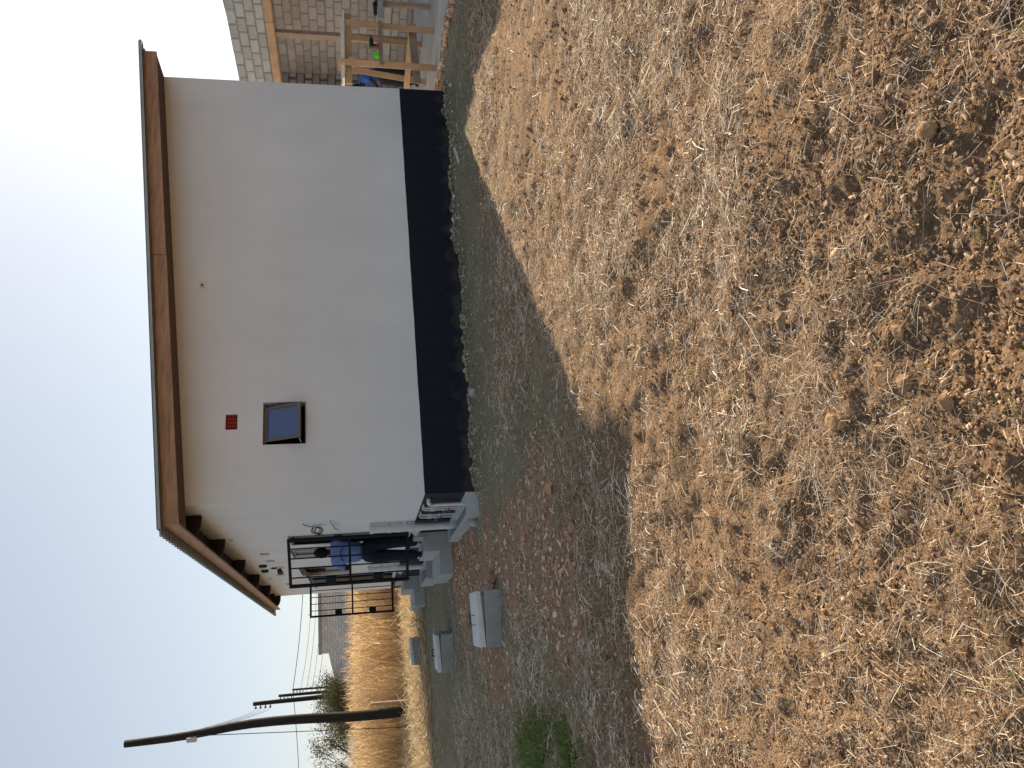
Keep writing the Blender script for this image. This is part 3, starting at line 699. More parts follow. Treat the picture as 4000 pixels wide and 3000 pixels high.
gully(-.30, -.01, -.06, 2.1, .16, 'low rendered concrete gully at the house corner below the white pipes')
gully(-.46, -.10, 5.35, 6.9, .24, 'low rendered concrete gully against the wall between the two flights of steps')

def chamber(t0, t1, s0, s1, h, rot, label, gap):
    c = thing('inspection_chamber', label, 'manhole', W((t0 + t1) / 2, (s0 + s1) / 2, 0), PSI + rot, 'concrete inspection chambers in a line')
    w, l = (t1 - t0), (s1 - s0)
    mb = MB(); rough_box(mb, -w / 2, w / 2, -l / 2, l / 2, -.12, h - .075, .008); part('body', mb, M['concrete_dark'], c, bevel=.01)
    mb = MB(); z0, z1 = h - .06 + gap, h + gap
    mb.quad_box([(-w / 2 + .01, -l / 2 + .005, z0 - .016), (w / 2 - .012, -l / 2 + .008, z0 + .012), (w / 2 - .01, l / 2 - .01, z0 + .012), (-w / 2 + .014, l / 2 - .012, z0 - .016),
                 (-w / 2 + .004, -l / 2 + .01, z1 - .012), (w / 2 - .008, -l / 2 + .004, z1 + .008), (w / 2 - .016, l / 2 - .02, z1 + .008), (-w / 2 + .01, l / 2 - .016, z1 - .01)])
    lid = part('lid', mb, M['lid'], c, bevel=.006)
    mb = MB()
    for y in (-.03, .03):
        mb.tube([(-.06, y * 1.5, z1 - .02), (-.06, y * 1.5, z1 + .045), (.04, y * 1.5, z1 + .05), (.04, y * 1.5, z1 - .02)], .0045, 6)
    part('lifting_handle', mb, M['wire'], lid)
    mb = MB(); mb.box(-w / 2 + .05, w / 2 - .05, -l / 2 + .05, l / 2 - .05, h - .08, h - .05); part('inner_rim', mb, M['concrete_dark'], c)
chamber(-1.86, -1.27, -1.03, -.50, .25, -.06, 'nearest concrete inspection chamber, on red rubble, lid slightly lifted', .004)
chamber(-2.08, -1.49, 3.75, 4.30, .26, -.13, 'middle concrete inspection chamber with a wide dark gap under its lid', .010)
chamber(-1.93, -1.30, 9.8, 10.4, .31, .0, 'farthest concrete inspection chamber, at the edge of the sunlit straw', .002)

# ---------------------------------------------------------------- the unfinished building to the right
nb = thing('unfinished_building', 'unfinished bare concrete block building with a timber beam over its open front', 'building', W(11, 3, 0), PSI)
def NB(t, s, z): return (t - 11, s - 3, z)
def block_meshes(bl, bh, bt, nvar=6):
    out = []
    for k in range(nvar):
        r = random.Random(k); j = lambda a: r.uniform(-a, a); mb = MB()
        c = .012
        x0, x1, y0, y1 = -bt / 2, bt / 2, -bl / 2 + j(.006), bl / 2 + j(.006); z0, z1 = -bh / 2 + j(.004), bh / 2 + j(.004)
        # outer face pulled in at the edges: a worn arris
        pts = [(x0 + c, y0, z0), (x0 + c, y1, z0), (x0 + c, y1, z1), (x0 + c, y0, z1)]
        inn = [(x0 + j(.003), y0 + c + abs(j(.012)), z0 + c), (x0 + j(.003), y1 - c - abs(j(.012)), z0 + c + abs(j(.006))), (x0 + j(.003), y1 - c, z1 - c - abs(j(.008))), (x0 + j(.003), y0 + c, z1 - c)]
        o = len(mb.v); mb.v += pts + inn + [(x1, y0, z0), (x1, y1, z0), (x1, y1, z1), (x1, y0, z1)]
        mb.f.append((o + 4, o + 5, o + 6, o + 7))
        for i in range(4):
            q = (i + 1) % 4; mb.f.append((o + i, o + q, o + 4 + q, o + 4 + i)); mb.f.append((o + i, o + 8 + i, o + 8 + q, o + q))
        mb.f.append((o + 11, o + 10, o + 9, o + 8))
        out.append(mb.mesh('block'))
    return out
BL, BH, BT = .40, .19, .1
full_g = block_meshes(BL - .022, BH - .022, BT); full_p = block_meshes(BL - .022, BH - .022, BT)
for me in full_g: me.materials.append(M['block_grey'])
for me in full_p: me.materials.append(M['block'])
half_p = block_meshes(BL / 2 - .022, BH - .022, BT, 3)
for me in half_p: me.materials.append(M['block'])
def lay(parent, meshes, t, s_lo, s_hi, z_lo, n, off0, face=1):
    for r in range(n):
        s = s_lo + (BL / 2 if (r + off0) % 2 else 0)
        while s < s_hi:
            o = link('block', random.choice(meshes), None, parent)
            o.location = NB(t, s + BL / 2 + random.uniform(-.006, .006), z_lo + (r + .5) * BH + random.uniform(-.004, .004))
            o.location.x += BT / 2 + random.uniform(-.006, .004)
            o.rotation_euler = (random.uniform(-.008, .008), 0, random.uniform(-.006, .006))
            s += BL
# upper front wall on its beam
def topz(s): return 3.90 + max(0.0, (3.3 - s)) * 0.13
mb = MB()
for i in range(12):
    a, b_ = -4.0 + i, -3.0 + i
    mb.quad_box([NB(11.02, a, 3.13), NB(11.2, a, 3.13), NB(11.2, b_, 3.13), NB(11.02, b_, 3.13), NB(11.02, a, topz(a) - .01), NB(11.2, a, topz(a) - .01), NB(11.2, b_, topz(b_) - .01), NB(11.02, b_, topz(b_) - .01)])
uw = part('wall', mb, M['mortar'], nb, label='grey block wall carried on the timber beam')
lay(uw, full_g, 11.0, 2.4, 7.2, 3.135, 4, 0)
# inner wall
mb = MB()
for i in range(13):
    a, b_ = -5.0 + i, -4.0 + i
    mb.quad_box([NB(12.42, a, 0), NB(12.6, a, 0), NB(12.6, b_, 0), NB(12.42, b_, 0), NB(12.42, a, topz(a)), NB(12.6, a, topz(a)), NB(12.6, b_, topz(b_)), NB(12.42, b_, topz(b_))])
iw = part('wall', mb, M['mortar'], nb, label='pinkish-grey block wall at the back of the open bay')
lay(iw, full_p, 12.4, 3.6, 7.1, .60, 13, 1)
lay(iw, full_p, 12.4, 3.6, 7.1, .045, 2, 0)
mb = MB(); mb.box(NB(12.33, 0, 0)[0], NB(12.42, 0, 0)[0], NB(0, 1.5, 0)[1], NB(0, 7.25, 0)[1], .43, .595); part('concrete_band', mb, M['floor_cement'], nb, bevel=.008)
# side wall closing the bay on the left
mb = MB(); mb.box(NB(11.02, 0, 0)[0], NB(12.4, 0, 0)[0], NB(0, 7.31, 0)[1], NB(0, 7.5, 0)[1], 0, 3.13); sw = part('wall', mb, M['mortar'], nb, label='side wall of the open bay')
for r in range(16):
    t = 11.0 + (.2 if r % 2 else 0)
    while t < 12.3:
        o = link('block', random.choice(half_p if t + .4 > 12.42 else full_p), None, sw); o.rotation_euler = (0, 0, math.pi / 2)
        o.location = NB(t + .2, 7.25, .05 + (r + .5) * BH); t += .4
# far leaf of the building (roofless shell)
mb = MB(); mb.box(NB(12.6, 0, 0)[0], NB(17, 0, 0)[0], NB(0, 7.3, 0)[1], NB(0, 7.5, 0)[1], 0, 3.6); part('wall', mb, M['block'], nb)
mb = MB(); mb.box(NB(16.8, 0, 0)[0], NB(17, 0, 0)[0], NB(0, -5, 0)[1], NB(0, 7.3, 0)[1], 0, 3.6); part('wall', mb, M['block'], nb)
# timber beam (formwork) under the upper wall
def beam_piece(s0, s1, dz):
    mb = MB(); a = NB(10.965, s0, 3.045 + dz); b_ = NB(10.965, s1, 3.045 + dz); mb.bar(a, b_, .05, .165); return part('beam_board', mb, M['pine'], nb, bevel=.004)
beam_piece(-2.0, 4.02, .004); beam_piece(4.03, 7.4, 0)
mb = MB(); mb.box(NB(10.99, 0, 0)[0], NB(11.22, 0, 0)[0], NB(0, -2, 0)[1], NB(0, 7.3, 0)[1], 2.955, 2.975); part('beam_sole', mb, M['pine'], nb)
mb = MB(); mb.box(NB(11.2, 0, 0)[0], NB(11.25, 0, 0)[0], NB(0, -2, 0)[1], NB(0, 7.3, 0)[1], 2.975, 3.125); part('beam_board', mb, M['pine_old'], nb)
for (s_, lean) in ((4.5, .0), (1.9, .02), (7.05, 0)):
    mb = MB(); mb.bar(NB(11.12, s_ + lean, .05), NB(11.12, s_, 2.955), .10, .16, up=(0, 1, 0)); part('prop', mb, M['pine_old'], nb, bevel=.005)
# bare cement floor in front
mb = MB()
edge = [(6.9, -2.6), (6.75, -1.4), (7.0, -.6), (7.15, .0), (7.0, .5), (7.15, 1.2), (7.3, 2.2), (7.2, 3.4), (7.3, 5.0), (7.3, 7.0), (7.3, 9.0), (12.4, 9.0), (12.4, -2.6)]
mb.prism([NB(t, s, -.15) for t, s in edge], (0, 0, .19)); part('floor', mb, M['floor_cement'], nb)

# trestle scaffold
tr = thing('timber_trestle', 'rough pine trestle scaffold with pale planks on top beside the house corner', 'scaffold', (5.6, 13.8, .04))
o0 = Vector((5.6, 13.8, .04))
def T(x, y, z): return Vector((x, y, z)) - o0
p1b, p1t = T(5.21, 13.08, .04), T(5.26, 13.16, 1.615)
p2b, p2t = T(5.90, 13.26, .04), T(5.98, 13.34, 1.50)
p3b, p3t = T(5.66, 14.9, .04), T(5.84, 14.86, 1.63)
p4b, p4t = T(6.62, 15.5, .04), T(6.66, 15.45, 1.52)
for a, b_ in ((p1b, p1t), (p2b, p2t), (p3b, p3t), (p4b, p4t)):
    mb = MB(); mb.bar(a, b_, .10, .05, up=(0.25, 1, 0)); part('leg', mb, M['pine'], tr, bevel=.004)
for (a, b_, w, h, mt) in ((T(4.9, 13.14, 1.45), T(6.15, 13.40, 1.45), .04, .10, 'pine'), (T(5.2, 14.84, 1.45), T(6.8, 15.50, 1.45), .04, .10, 'pine_old'),
                          (T(5.2, 13.06, .93), T(6.0, 13.25, .935), .035, .06, 'pine_old'), (T(5.0, 13.2, .35), T(6.05, 13.42, .40), .035, .13, 'pine_old'),
                          (T(5.25, 14.9, .43), T(6.0, 13.42, .40), .04, .10, 'pine'), (T(5.3, 13.1, 1.40), T(5.86, 14.84, 1.40), .05, .10, 'pine')):
    mb = MB(); mb.bar(a, b_, w, h); part('rail', mb, M[mt], tr, bevel=.003)
for k, y in enumerate((13.2, 13.5, 13.8, 14.1)):
    mb = MB(); mb.bar(T(4.95, y, 1.53 + .03 * (k % 2)), T(6.16, y + .24, 1.525 + .03 * (k % 2)), .24, .028); part('plank', mb, M['plank_white'], tr)

# workbench board at the frame's edge with tools
wb = thing('work_bench', 'thick grey bench board with timber legs right of the trestle', 'bench', (6.9, 14.0, .04))
def Bn(x, y, z): return Vector((x, y, z)) - Vector((6.9, 14.0, .04))
mb = MB(); mb.bar(Bn(6.15, 13.7, .90), Bn(7.9, 14.15, .90), .34, .09); part('top', mb, M['floor_cement'], wb, bevel=.006)
for (x, y) in ((6.55, 13.8), (7.7, 14.1)):
    mb = MB(); mb.bar(Bn(x, y, .04), Bn(x, y, .855), .09, .07, up=(1, 0, 0)); part('leg', mb, M['pine_old'], wb)
gr = thing('angle_grinder', 'black angle grinder lying on the grey bench board', 'power tool', (6.42, 13.66, .945), .3)
mb = MB(); mb.tube([(-.16, 0, .045), (.0, 0, .045), (.07, 0, .05)], [.028, .034, .038], 12); part('body', mb, M['black_plastic'], gr, smooth=True)
mb = MB(); mb.tube([(.08, 0, .0), (.08, 0, .06)], [.05, .035], 14); part('head', mb, M['black_plastic'], gr)
mb = MB(); mb.tube([(.10, 0, .004), (.10, 0, .008)], .06, 18); part('disc', mb, M['wire'], gr)
dl = thing('cordless_drill', 'black and red cordless drill on the trestle rail', 'power tool', (5.60, 13.155, .962), .24)
mb = MB(); mb.tube([(-.09, 0, .12), (.05, 0, .12), (.09, 0, .12)], [.035, .036, .02], 12); mb.bar((-.05, 0, .11), (-.07, 0, .0), .035, .045, up=(1, 0, 0)); part('body', mb, M['black_plastic'], dl)
mb = MB(); mb.box(-.11, -.03, -.03, .03, .0, .04); part('battery', mb, M['red'], dl)
mb = MB(); mb.tube([(.09, 0, .12), (.13, 0, .12)], .014, 10); part('chuck', mb, M['wire'], dl)
lt = thing('lime_green_tool_box', 'small bright lime green plastic case on the trestle rail', 'case', (5.38, 13.105, .962), .24)
mb = MB(); mb.box(-.045, .045, -.035, .035, 0, .075); part('body', mb, M['lime'], lt, bevel=.008)
mb = MB(); mb.tube([(-.025, 0, .075), (-.025, 0, .1), (.025, 0, .1), (.025, 0, .075)], .006, 6); part('grip', mb, M['lime'], lt)
# loose blocks on the band of the inner wall and tools hanging on the prop
for k, (s_, z_) in enumerate(((4.42, .60), (4.40, .80))):
    o = tag(link('loose_block', full_g[k], None), ('pale loose block set on the concrete band, lower of two' if k == 0 else 'pale loose block lying on another loose block'), 'block')
    o.location = W(12.2, s_ + .15, z_ + BH / 2 - .008); o.rotation_euler = (0, 0, PSI)
tl = thing('spirit_level', 'short orange and white tool hanging on the brown prop', 'tool', W(11.0, 4.33, 1.0), PSI)
mb = MB(); mb.box(-.02, .0, -.035, .035, .02, .16); part('body', mb, M['orange_pl'], tl)
mb = MB(); mb.box(-.02, .0, -.04, .04, .16, .26); part('end', mb, M['pvc'], tl)
# the post base blocks and debris at the floor edge
def rock(name, loc, r, mat, label, cat, seed, flat=.6, group=None):
    rr = random.Random(seed); bm = bmesh.new(); bmesh.ops.create_icosphere(bm, subdivisions=2, radius=r)
    cuts = [(Vector((rr.uniform(-1, 1), rr.uniform(-1, 1), rr.uniform(-1, 1))).normalized(), rr.uniform(.55, .85)) for _ in range(9)]
    for v in bm.verts:
        for nrm, k in cuts:
            dd = v.co.dot(nrm) - r * k
            if dd > 0: v.co -= nrm * dd
        v.co += Vector((rr.uniform(-1, 1), rr.uniform(-1, 1), rr.uniform(-1, 1))) * r * .05
        v.co.x *= 1.15; v.co.z *= flat
    me = bpy.data.meshes.new(name); bm.to_mesh(me); bm.free(); me.materials.append(mat)
    o = link(name, me); z = float(ground_h(loc[0], loc[1])) if len(loc) < 3 else loc[2]
    o.location = (loc[0], loc[1], z + r * flat * .45); o.rotation_euler = (0, 0, rr.uniform(0, 6)); tag(o, label, cat, group); return o

# ---------------------------------------------------------------- people
def skin_mesh(name, verts, edges, mat, sub=2, root=0):
    """verts: (x,y,z,rx,ry)"""
    me = bpy.data.meshes.new(name); me.from_pydata([v[:3] for v in verts], edges, [])
    ob = bpy.data.objects.new(name + '_tmp', me); COL.objects.link(ob)
    md = ob.modifiers.new('skin', 'SKIN')
    if not me.skin_vertices:
        me.skin_vertices.new()
    sv = me.skin_vertices[0].data
    for i, v in enumerate(verts):
        sv[i].radius = (v[3], v[4] if len(v) > 4 else v[3]); sv[i].use_root = (i == root)
    md.use_smooth_shade = True
    ss = ob.modifiers.new('sub', 'SUBSURF'); ss.levels = sub; ss.render_levels = sub
    dg = bpy.context.evaluated_depsgraph_get(); res = bpy.data.meshes.new_from_object(ob.evaluated_get(dg))
    bpy.data.objects.remove(ob); res.name = name
    for p in res.polygons: p.use_smooth = True
    res.materials.clear(); res.materials.append(mat)
    return res

class Sk:
    def __init__(s): s.v, s.e, s.n = [], [], {}
    def add(s, key, p, r, to=None):
        s.n[key] = len(s.v); r = r if hasattr(r, '__len__') else (r, r)
        s.v.append((*p, *r))
        if to is not None: s.e.append((s.n[to], s.n[key]))
        return s

def hand(sk, wrist, direc, side, k):
    """palm, four fingers and a thumb"""
    dv = Vector(direc).normalized(); sv = Vector(side).normalized(); cv = dv.cross(sv)
    w = Vector(sk.v[sk.n[wrist]][:3]); pm = w + dv * .05
    sk.add(k + 'palm', pm, (.028, .018), wrist)
    for i, (o, ln) in enumerate(((-.030, .062), (-.010, .072), (.010, .068), (.029, .054))):
        a = pm + dv * .035 + sv * o; b = a + dv * ln * .55 - cv * .008; c = b + dv * ln * .35 - cv * .022
        sk.add(k + 'f%da' % i, a, .0095, k + 'palm'); sk.add(k + 'f%db' % i, b, .0085, k + 'f%da' % i); sk.add(k + 'f%dc' % i, c, .007, k + 'f%db' % i)
    a = pm - sv * .034 - dv * .012; b = a - sv * .018 + dv * .03 - cv * .012; c = b + dv * .026 - cv * .012
    sk.add(k + 'ta', a, .011, k + 'palm'); sk.add(k + 'tb', b, .0095, k + 'ta'); sk.add(k + 'tc', c, .008, k + 'tb')

def head_mesh(skin_mat):
    bm = bmesh.new(); bmesh.ops.create_uvsphere(bm, u_segments=24, v_segments=18, radius=1.0)
    for v in bm.verts:
        x, y, z = v.co
        # face looks along +Y; narrower jaw, flatter sides
        k = 1.0 - .22 * max(0, -z) ** 1.3
        v.co = Vector((x * .077 * k, y * .098 * (1 - .10 * max(0, -z)), z * .118))
        v.co.y += .012 * max(0, -z)
    def lump(c, r, h):
        c = Vector(c)
        for v in bm.verts:
            dd = (v.co - c).length
            if dd < r: v.co += (v.co.normalized()) * h * (1 - (dd / r) ** 2)
    lump((0, .098, -.012), .026, .022); lump((0, .096, -.060), .03, .008); lump((.03, .088, .008), .02, -.008); lump((-.03, .088, .008), .02, -.008)
    lump((.078, -.002, -.008), .024, .016); lump((-.078, -.002, -.008), .024, .016)
    me = bpy.data.meshes.new('head'); bm.to_mesh(me); bm.free()
    for p in me.polygons: p.use_smooth = True
    me.materials.append(skin_mat); return me

def hair_mesh():
    bm = bmesh.new(); bmesh.ops.create_uvsphere(bm, u_segments=26, v_segments=20, radius=1.0)
    for v in bm.verts: v.co = Vector((v.co.x * .086, v.co.y * .106, v.co.z * .126)) * (1 + random.uniform(-.015, .02))
    # hairline: cut away the face and the neck
    for v in [v for v in bm.verts if (v.co.y > .035 and v.co.z < .055) or v.co.z < -.075]: bm.verts.remove(v)
    me = bpy.data.meshes.new('hair'); bm.to_mesh(me); bm.free()
    for p in me.polygons: p.use_smooth = True
    me.materials.append(M['hair']); return me

def person(label, loc, rotz, J, shirt, group=None):
    """J: joints in local metres, the person facing +Y"""
    p = thing('person', label, 'person', loc, rotz)
    # body: one continuous skin
    b = Sk(); V = lambda k: Vector(J[k])
    b.add('pelvis', V('pelvis'), (.11, .085)); b.add('waist', V('waist'), (.10, .08), 'pelvis'); b.add('chest', V('chest'), (.115, .085), 'waist')
    b.add('neckb', V('neck'), .058, 'chest'); b.add('necktop', V('head') - Vector((0, 0, .07)), .05, 'neckb')
    for sd in ('L', 'R'):
        b.add('sh' + sd, V('sh' + sd), .058, 'chest'); b.add('el' + sd, V('el' + sd), .044, 'sh' + sd); b.add('wr' + sd, V('wr' + sd), .029, 'el' + sd)
        hand(b, 'wr' + sd, V('wr' + sd) - V('el' + sd), (J['pelvis'][0] - 0 + 1, .2, 0), 'h' + sd)
        b.add('hip' + sd, V('hip' + sd), (.088, .09), 'pelvis'); b.add('kn' + sd, V('kn' + sd), .06, 'hip' + sd); b.add('an' + sd, V('an' + sd), .04, 'kn' + sd)
        b.add('toe' + sd, V('an' + sd) + Vector((0, .13, -.05)), (.035, .025), 'an' + sd)
    body = link('body', skin_mesh('body', b.v, b.e, M['skin'], 2), None, p)
    hd = link('head', head_mesh(M['skin']), None, p); hd.location = V('head'); hd.rotation_euler = J.get('hrot', (0, 0, 0))
    hr = link('hair', hair_mesh(), None, p); hr.location = V('head') + Vector((0, -.006, .006)); hr.rotation_euler = J.get('hrot', (0, 0, 0))
    s = Sk(); s.add('hem', V('pelvis') + Vector((0, 0, .04)), (.175, .15)); s.add('waist', V('waist'), (.175, .145), 'hem'); s.add('chest', V('chest'), (.19, .155), 'waist'); s.add('col', V('neck') - Vector((0, 0, .03)), .075, 'chest')
    for sd in ('L', 'R'):
        s.add('sh' + sd, V('sh' + sd), .078, 'chest'); s.add('sl' + sd, V('sh' + sd).lerp(V('el' + sd), .5), .070, 'sh' + sd); s.add('sle' + sd, V('sh' + sd).lerp(V('el' + sd), J.get('sleeve', .85)), .068, 'sl' + sd)
    link('shirt', skin_mesh('shirt', s.v, s.e, shirt, 2), None, p)
    t = Sk(); t.add('pelvis', V('pelvis') - Vector((0, 0, .02)), (.16, .135)); t.add('belt', V('pelvis').lerp(V('waist'), .6), (.15, .125), 'pelvis')
    for sd in ('L', 'R'):
        t.add('hip' + sd, V('hip' + sd) - Vector((0, 0, .06)), (.118, .125), 'pelvis'); t.add('th' + sd, V('hip' + sd).lerp(V('kn' + sd), .55), (.112, .115), 'hip' + sd)
        t.add('kn' + sd, V('kn' + sd), (.10, .102), 'th' + sd); t.add('sn' + sd, V('kn' + sd).lerp(V('an' + sd), .6), (.092, .095), 'kn' + sd); t.add('an' + sd, V('an' + sd) + Vector((0, 0, -.03)), (.085, .09), 'sn' + sd)
    link('trousers', skin_mesh('trousers', t.v, t.e, M['trousers'], 2), None, p)
    for sd in ('L', 'R'):
        a = V('an' + sd); f = Sk(); f.add('heel', a + Vector((0, -.045, -.055)), (.042, .034)); f.add('mid', a + Vector((0, .05, -.055)), (.046, .036), 'heel'); f.add('toe', a + Vector((0, .15, -.06)), (.040, .026), 'mid')
        link('shoe', skin_mesh('shoe', f.v, f.e, M['shoe'], 2), None, p)
    return p

# man on the landing, back to the camera, one hand on the gate's lock, the other up at the door
lz = .455
J1 = dict(pelvis=(0, 0, .90), waist=(0, -.005, 1.04), chest=(0.0, .0, 1.27), neck=(0.005, .015, 1.45), head=(.005, .035, 1.575),
          shL=(-.17, 0, 1.37), elL=(-.275, .05, 1.18), wrL=(-.31, .25, 1.19), shR=(.17, 0, 1.37), elR=(.27, .12, 1.31), wrR=(.30, .30, 1.36),
          hipL=(-.09, 0, .86), knL=(-.105, .03, .47), anL=(-.115, -.02, .085), hipR=(.09, 0, .86), knR=(.105, .04, .47), anR=(.115, -.01, .085), sleeve=.8, hrot=(.12, 0, .1))
pw = W(-.165, 3.42, lz)
man = person('man in a light blue printed shirt and dark trousers standing behind the open gate', pw, -0.02, J1, M['shirt'])
# printed lettering arc on the back of the shirt (too small to read in the photograph)
for i in range(9):
    a = math.radians(-52 + 13 * i); x, z = .12 * math.sin(a), 1.19 + .10 * math.cos(a)
    mb = MB(); mb.box(x - .006, x + .006, -.160, -.150, z - .013, z + .013); part('print_mark', mb, M['print'], man)
# worker bent over behind the trestle
J2 = dict(pelvis=(0, -.05, .82), waist=(0, .02, .94), chest=(0, .16, 1.08), neck=(0, .27, 1.17), head=(0, .36, 1.24), shL=(-.17, .2, 1.13), elL=(-.22, .34, .92), wrL=(-.16, .5, .80), shR=(.17, .2, 1.13), elR=(.22, .34, .92), wrR=(.16, .5, .80),
          hipL=(-.09, -.05, .78), knL=(-.10, .03, .43), anL=(-.11, -.06, .085), hipR=(.09, -.05, .78), knR=(.10, .06, .43), anR=(.12, -.02, .085), sleeve=.75, hrot=(-.6, 0, 0))
person('worker in a bright blue shirt bending forward behind the trestle', (6.30, 16.35, .04), 1.9, J2, M['shirt2'])

# ---------------------------------------------------------------- far things beyond the field
def far_wall(name, label, x0, y0, x1, y1, h, col, openings, cat='building'):
    """block house far off; openings in (u0,u1,z0,z1) along its face"""
    a = Vector((x0, y0, 0)); b = Vector((x1, y1, 0)); ln = (b - a).length; ang = math.atan2(y1 - y0, x1 - x0)
    t = thing(name, label, cat, a, ang)
    m, nt, bs, out = new_mat(name + '_blockwork')
    tc = nd(nt, 'ShaderNodeTexCoord'); mp = nd(nt, 'ShaderNodeMapping'); mp.inputs['Rotation'].default_value = (math.radians(90), 0, 0)
    nt.links.new(tc.outputs['Object'], mp.inputs[0])
    br = nd(nt, 'ShaderNodeTexBrick'); br.inputs['Color1'].default_value = (*col, 1); br.inputs['Color2'].default_value = (*scaled(col, .8), 1); br.inputs['Mortar'].default_value = (*scaled(col, .6), 1)
    br.inputs['Scale'].default_value = 1.0; br.inputs['Brick Width'].default_value = .42; br.inputs['Row Height'].default_value = .21; br.inputs['Mortar Size'].default_value = .02
    nt.links.new(mp.outputs[0], br.inputs['Vector'])
    nn = nd(nt, 'ShaderNodeTexNoise'); nn.inputs['Scale'].default_value = .8; nn.inputs['Detail'].default_value = 6; nt.links.new(tc.outputs['Object'], nn.inputs['Vector'])
    mr = nd(nt, 'ShaderNodeMapRange'); mr.inputs['To Min'].default_value = .7; mr.inputs['To Max'].default_value = 1.3; nt.links.new(nn.outputs[0], mr.inputs[0])
    vm = nd(nt, 'ShaderNodeVectorMath', operation='SCALE'); nt.links.new(br.outputs[0], vm.inputs[0]); nt.links.new(mr.outputs[0], vm.inputs['Scale'])
    nt.links.new(vm.outputs[0], bs.inputs['Base Color']); bs.inputs['Roughness'].default_value = .95
    mb = MB(); wall_grid(mb, [0, ln], lambda x: -.2, lambda x: h, openings, .25, lambda x, q, z: (x, q, z)); part('wall', mb, m, t)
    for (p, q, zz0, zz1) in openings:
        mb = MB(); mb.box(p, q, .3, .34, zz0, zz1); part('window', mb, M['dark_in'], t)
        mb = MB(); mb.box(p - .2, q + .2, -.04, -.002, zz1 + .01, zz1 + .2); part('lintel', mb, M['concrete_dark'], t)
    mb = MB(); mb.box(0, .25, .25, 6, -.2, h); part('wall', mb, m, t)
    mb = MB(); mb.box(ln - .25, ln, .25, 6, -.2, h); part('wall', mb, m, t)
    return t, m
fb, fm = far_wall('block_house', 'long grey block house without a roof beyond the tall grass', -20.05, 62.0, -11.0, 64.0, 4.25, (.64, .62, .59), [(4.6, 5.9, 1.9, 3.0), (7.6, 8.6, 1.6, 3.0)])
mb = MB(); mb.box(-.05, 9.3, -.1, .35, 4.25, 4.45); part('ring_beam', mb, M['concrete_dark'], fb)
sb, sm = far_wall('screen_block_house', 'lower grey house with a stepped screen block wall left of the long block house', -28.5, 68.0, -21.2, 69.5, 2.7, (.64, .62, .60), [(5.9, 6.6, 1.4, 2.3)])
mb = MB(); mb.prism([(0, .02, 2.7), (0, .02, 2.9), (2.4, .02, 3.05), (3.75, .02, 3.44), (5.5, .02, 3.82), (6.6, .02, 4.05), (7.4, .02, 4.1), (7.4, .02, 2.7)], (0, .2, 0)); part('gable', mb, sm, sb)

def pole(label, base, top, r0, r1, kinks=(), insul=True, group='power poles across the field'):
    b = Vector(base); t = Vector(top); p = thing('power_pole', label, 'pole', b, 0, group)
    pts, rad = [], []
    n = 14
    for i in range(n + 1):
        k = i / n; c = (t - b) * k
        for (kk, amp) in kinks: c = c + Vector((amp * math.exp(-((k - kk) / .16) ** 2), 0, 0))
        pts.append(c); rad.append(r0 + (r1 - r0) * k)
    mb = MB(); mb.tube([Vector((0, 0, -.3))] + pts, [r0 * 1.05] + rad, 12); part('shaft', mb, M['pole'], p, smooth=True)
    if insul:
        for i in range(4):
            c = (t - b) + Vector((-r1 * .9 if insul == 'L' else r1 * .9, 0, -.15 - .28 * i)); mb = MB(); mb.tube([c, c + Vector((-.16 if insul == 'L' else .16, 0, 0))], .03, 8); mb.tube([c + Vector((-.16, 0, -.06)), c + Vector((-.16, 0, .07))], .045, 8)
            part('insulator', mb, M['black_plastic'], p)
    return p
def wire(name, label, pts, r, group=None, sag=0.0):
    P0, P1 = Vector(pts[0]), Vector(pts[-1])
    cur = [P0.lerp(P1, i / 16) - Vector((0, 0, sag * 4 * (i / 16) * (1 - i / 16))) for i in range(17)]
    mb = MB(); mb.tube(cur, r, 5); o = link(name, mb.mesh(name), M['wire']); tag(o, label, 'wire', group); return o
pole('thick crooked dark pole leaning at the near edge of the tall grass', (-9.67, 24, 0), (-9.80, 24, 7.95), .16, .10, [(.40, .10), (.60, .13)], insul=False)
pole('second dark pole from the crooked one, with four insulators', (-18.75, 50, 0), (-18.81, 50, 7.75), .17, .12, insul='L')
pole('third dark pole, thinner, in front of the low screen block house', (-24.42, 66, 0), (-24.38, 66, 7.8), .15, .11, insul='L')
pole('farthest and thinnest dark pole with a single bracket', (-29.22, 80, 0), (-29.08, 80, 7.85), .13, .09, insul='L')
tag(part('junction_box', MB().box(-9.86, -9.74, 23.78, 23.88, 6.02, 6.28), M['alu_pale'], None), 'small grey box fixed to the crooked pole', 'box')
for i in range(4):
    wire('power_line', '%s of four thin lines sagging from the crooked pole to the second pole' % ('topmost', 'second', 'third', 'lowest')[i], [(-9.78, 23.9, 7.3 - .12 * i), (-18.98, 50, 7.58 - .28 * i)], .007, 'lines between the first two poles', .9)
    wire('power_line', '%s of four thin lines running from the third pole behind the house' % ('topmost', 'second', 'third', 'lowest')[i], [(-24.5, 66, 6.2 - .45 * i), (-12.0, 68, 5.3 - .35 * i)], .014, 'lines behind the far roofs', .5)
wire('power_line', 'single line crossing the whole sky at the farthest pole, left of it', [(-29.08, 80, 7.8), (-48, 82, 7.6)], .03, None, .25)
wire('power_line', 'single line from the farthest pole to behind the house eave', [(-29.08, 80, 7.8), (-10, 78, 6.4)], .03, None, .5)
wire('guy_wire', 'taut stay wire running down beside the crooked pole', [(-9.70, 23.85, 6.2), (-9.95, 23.5, 0)], .011)
fp = thing('fence_post', 'short weathered wooden post stuck beside the crooked pole', 'post', (-9.30, 23.8, 0))
part('post', MB().bar((0, 0, -.2), (.02, 0, 1.18), .09, .07, up=(1, 0, 0)), M['pine_old'], fp)
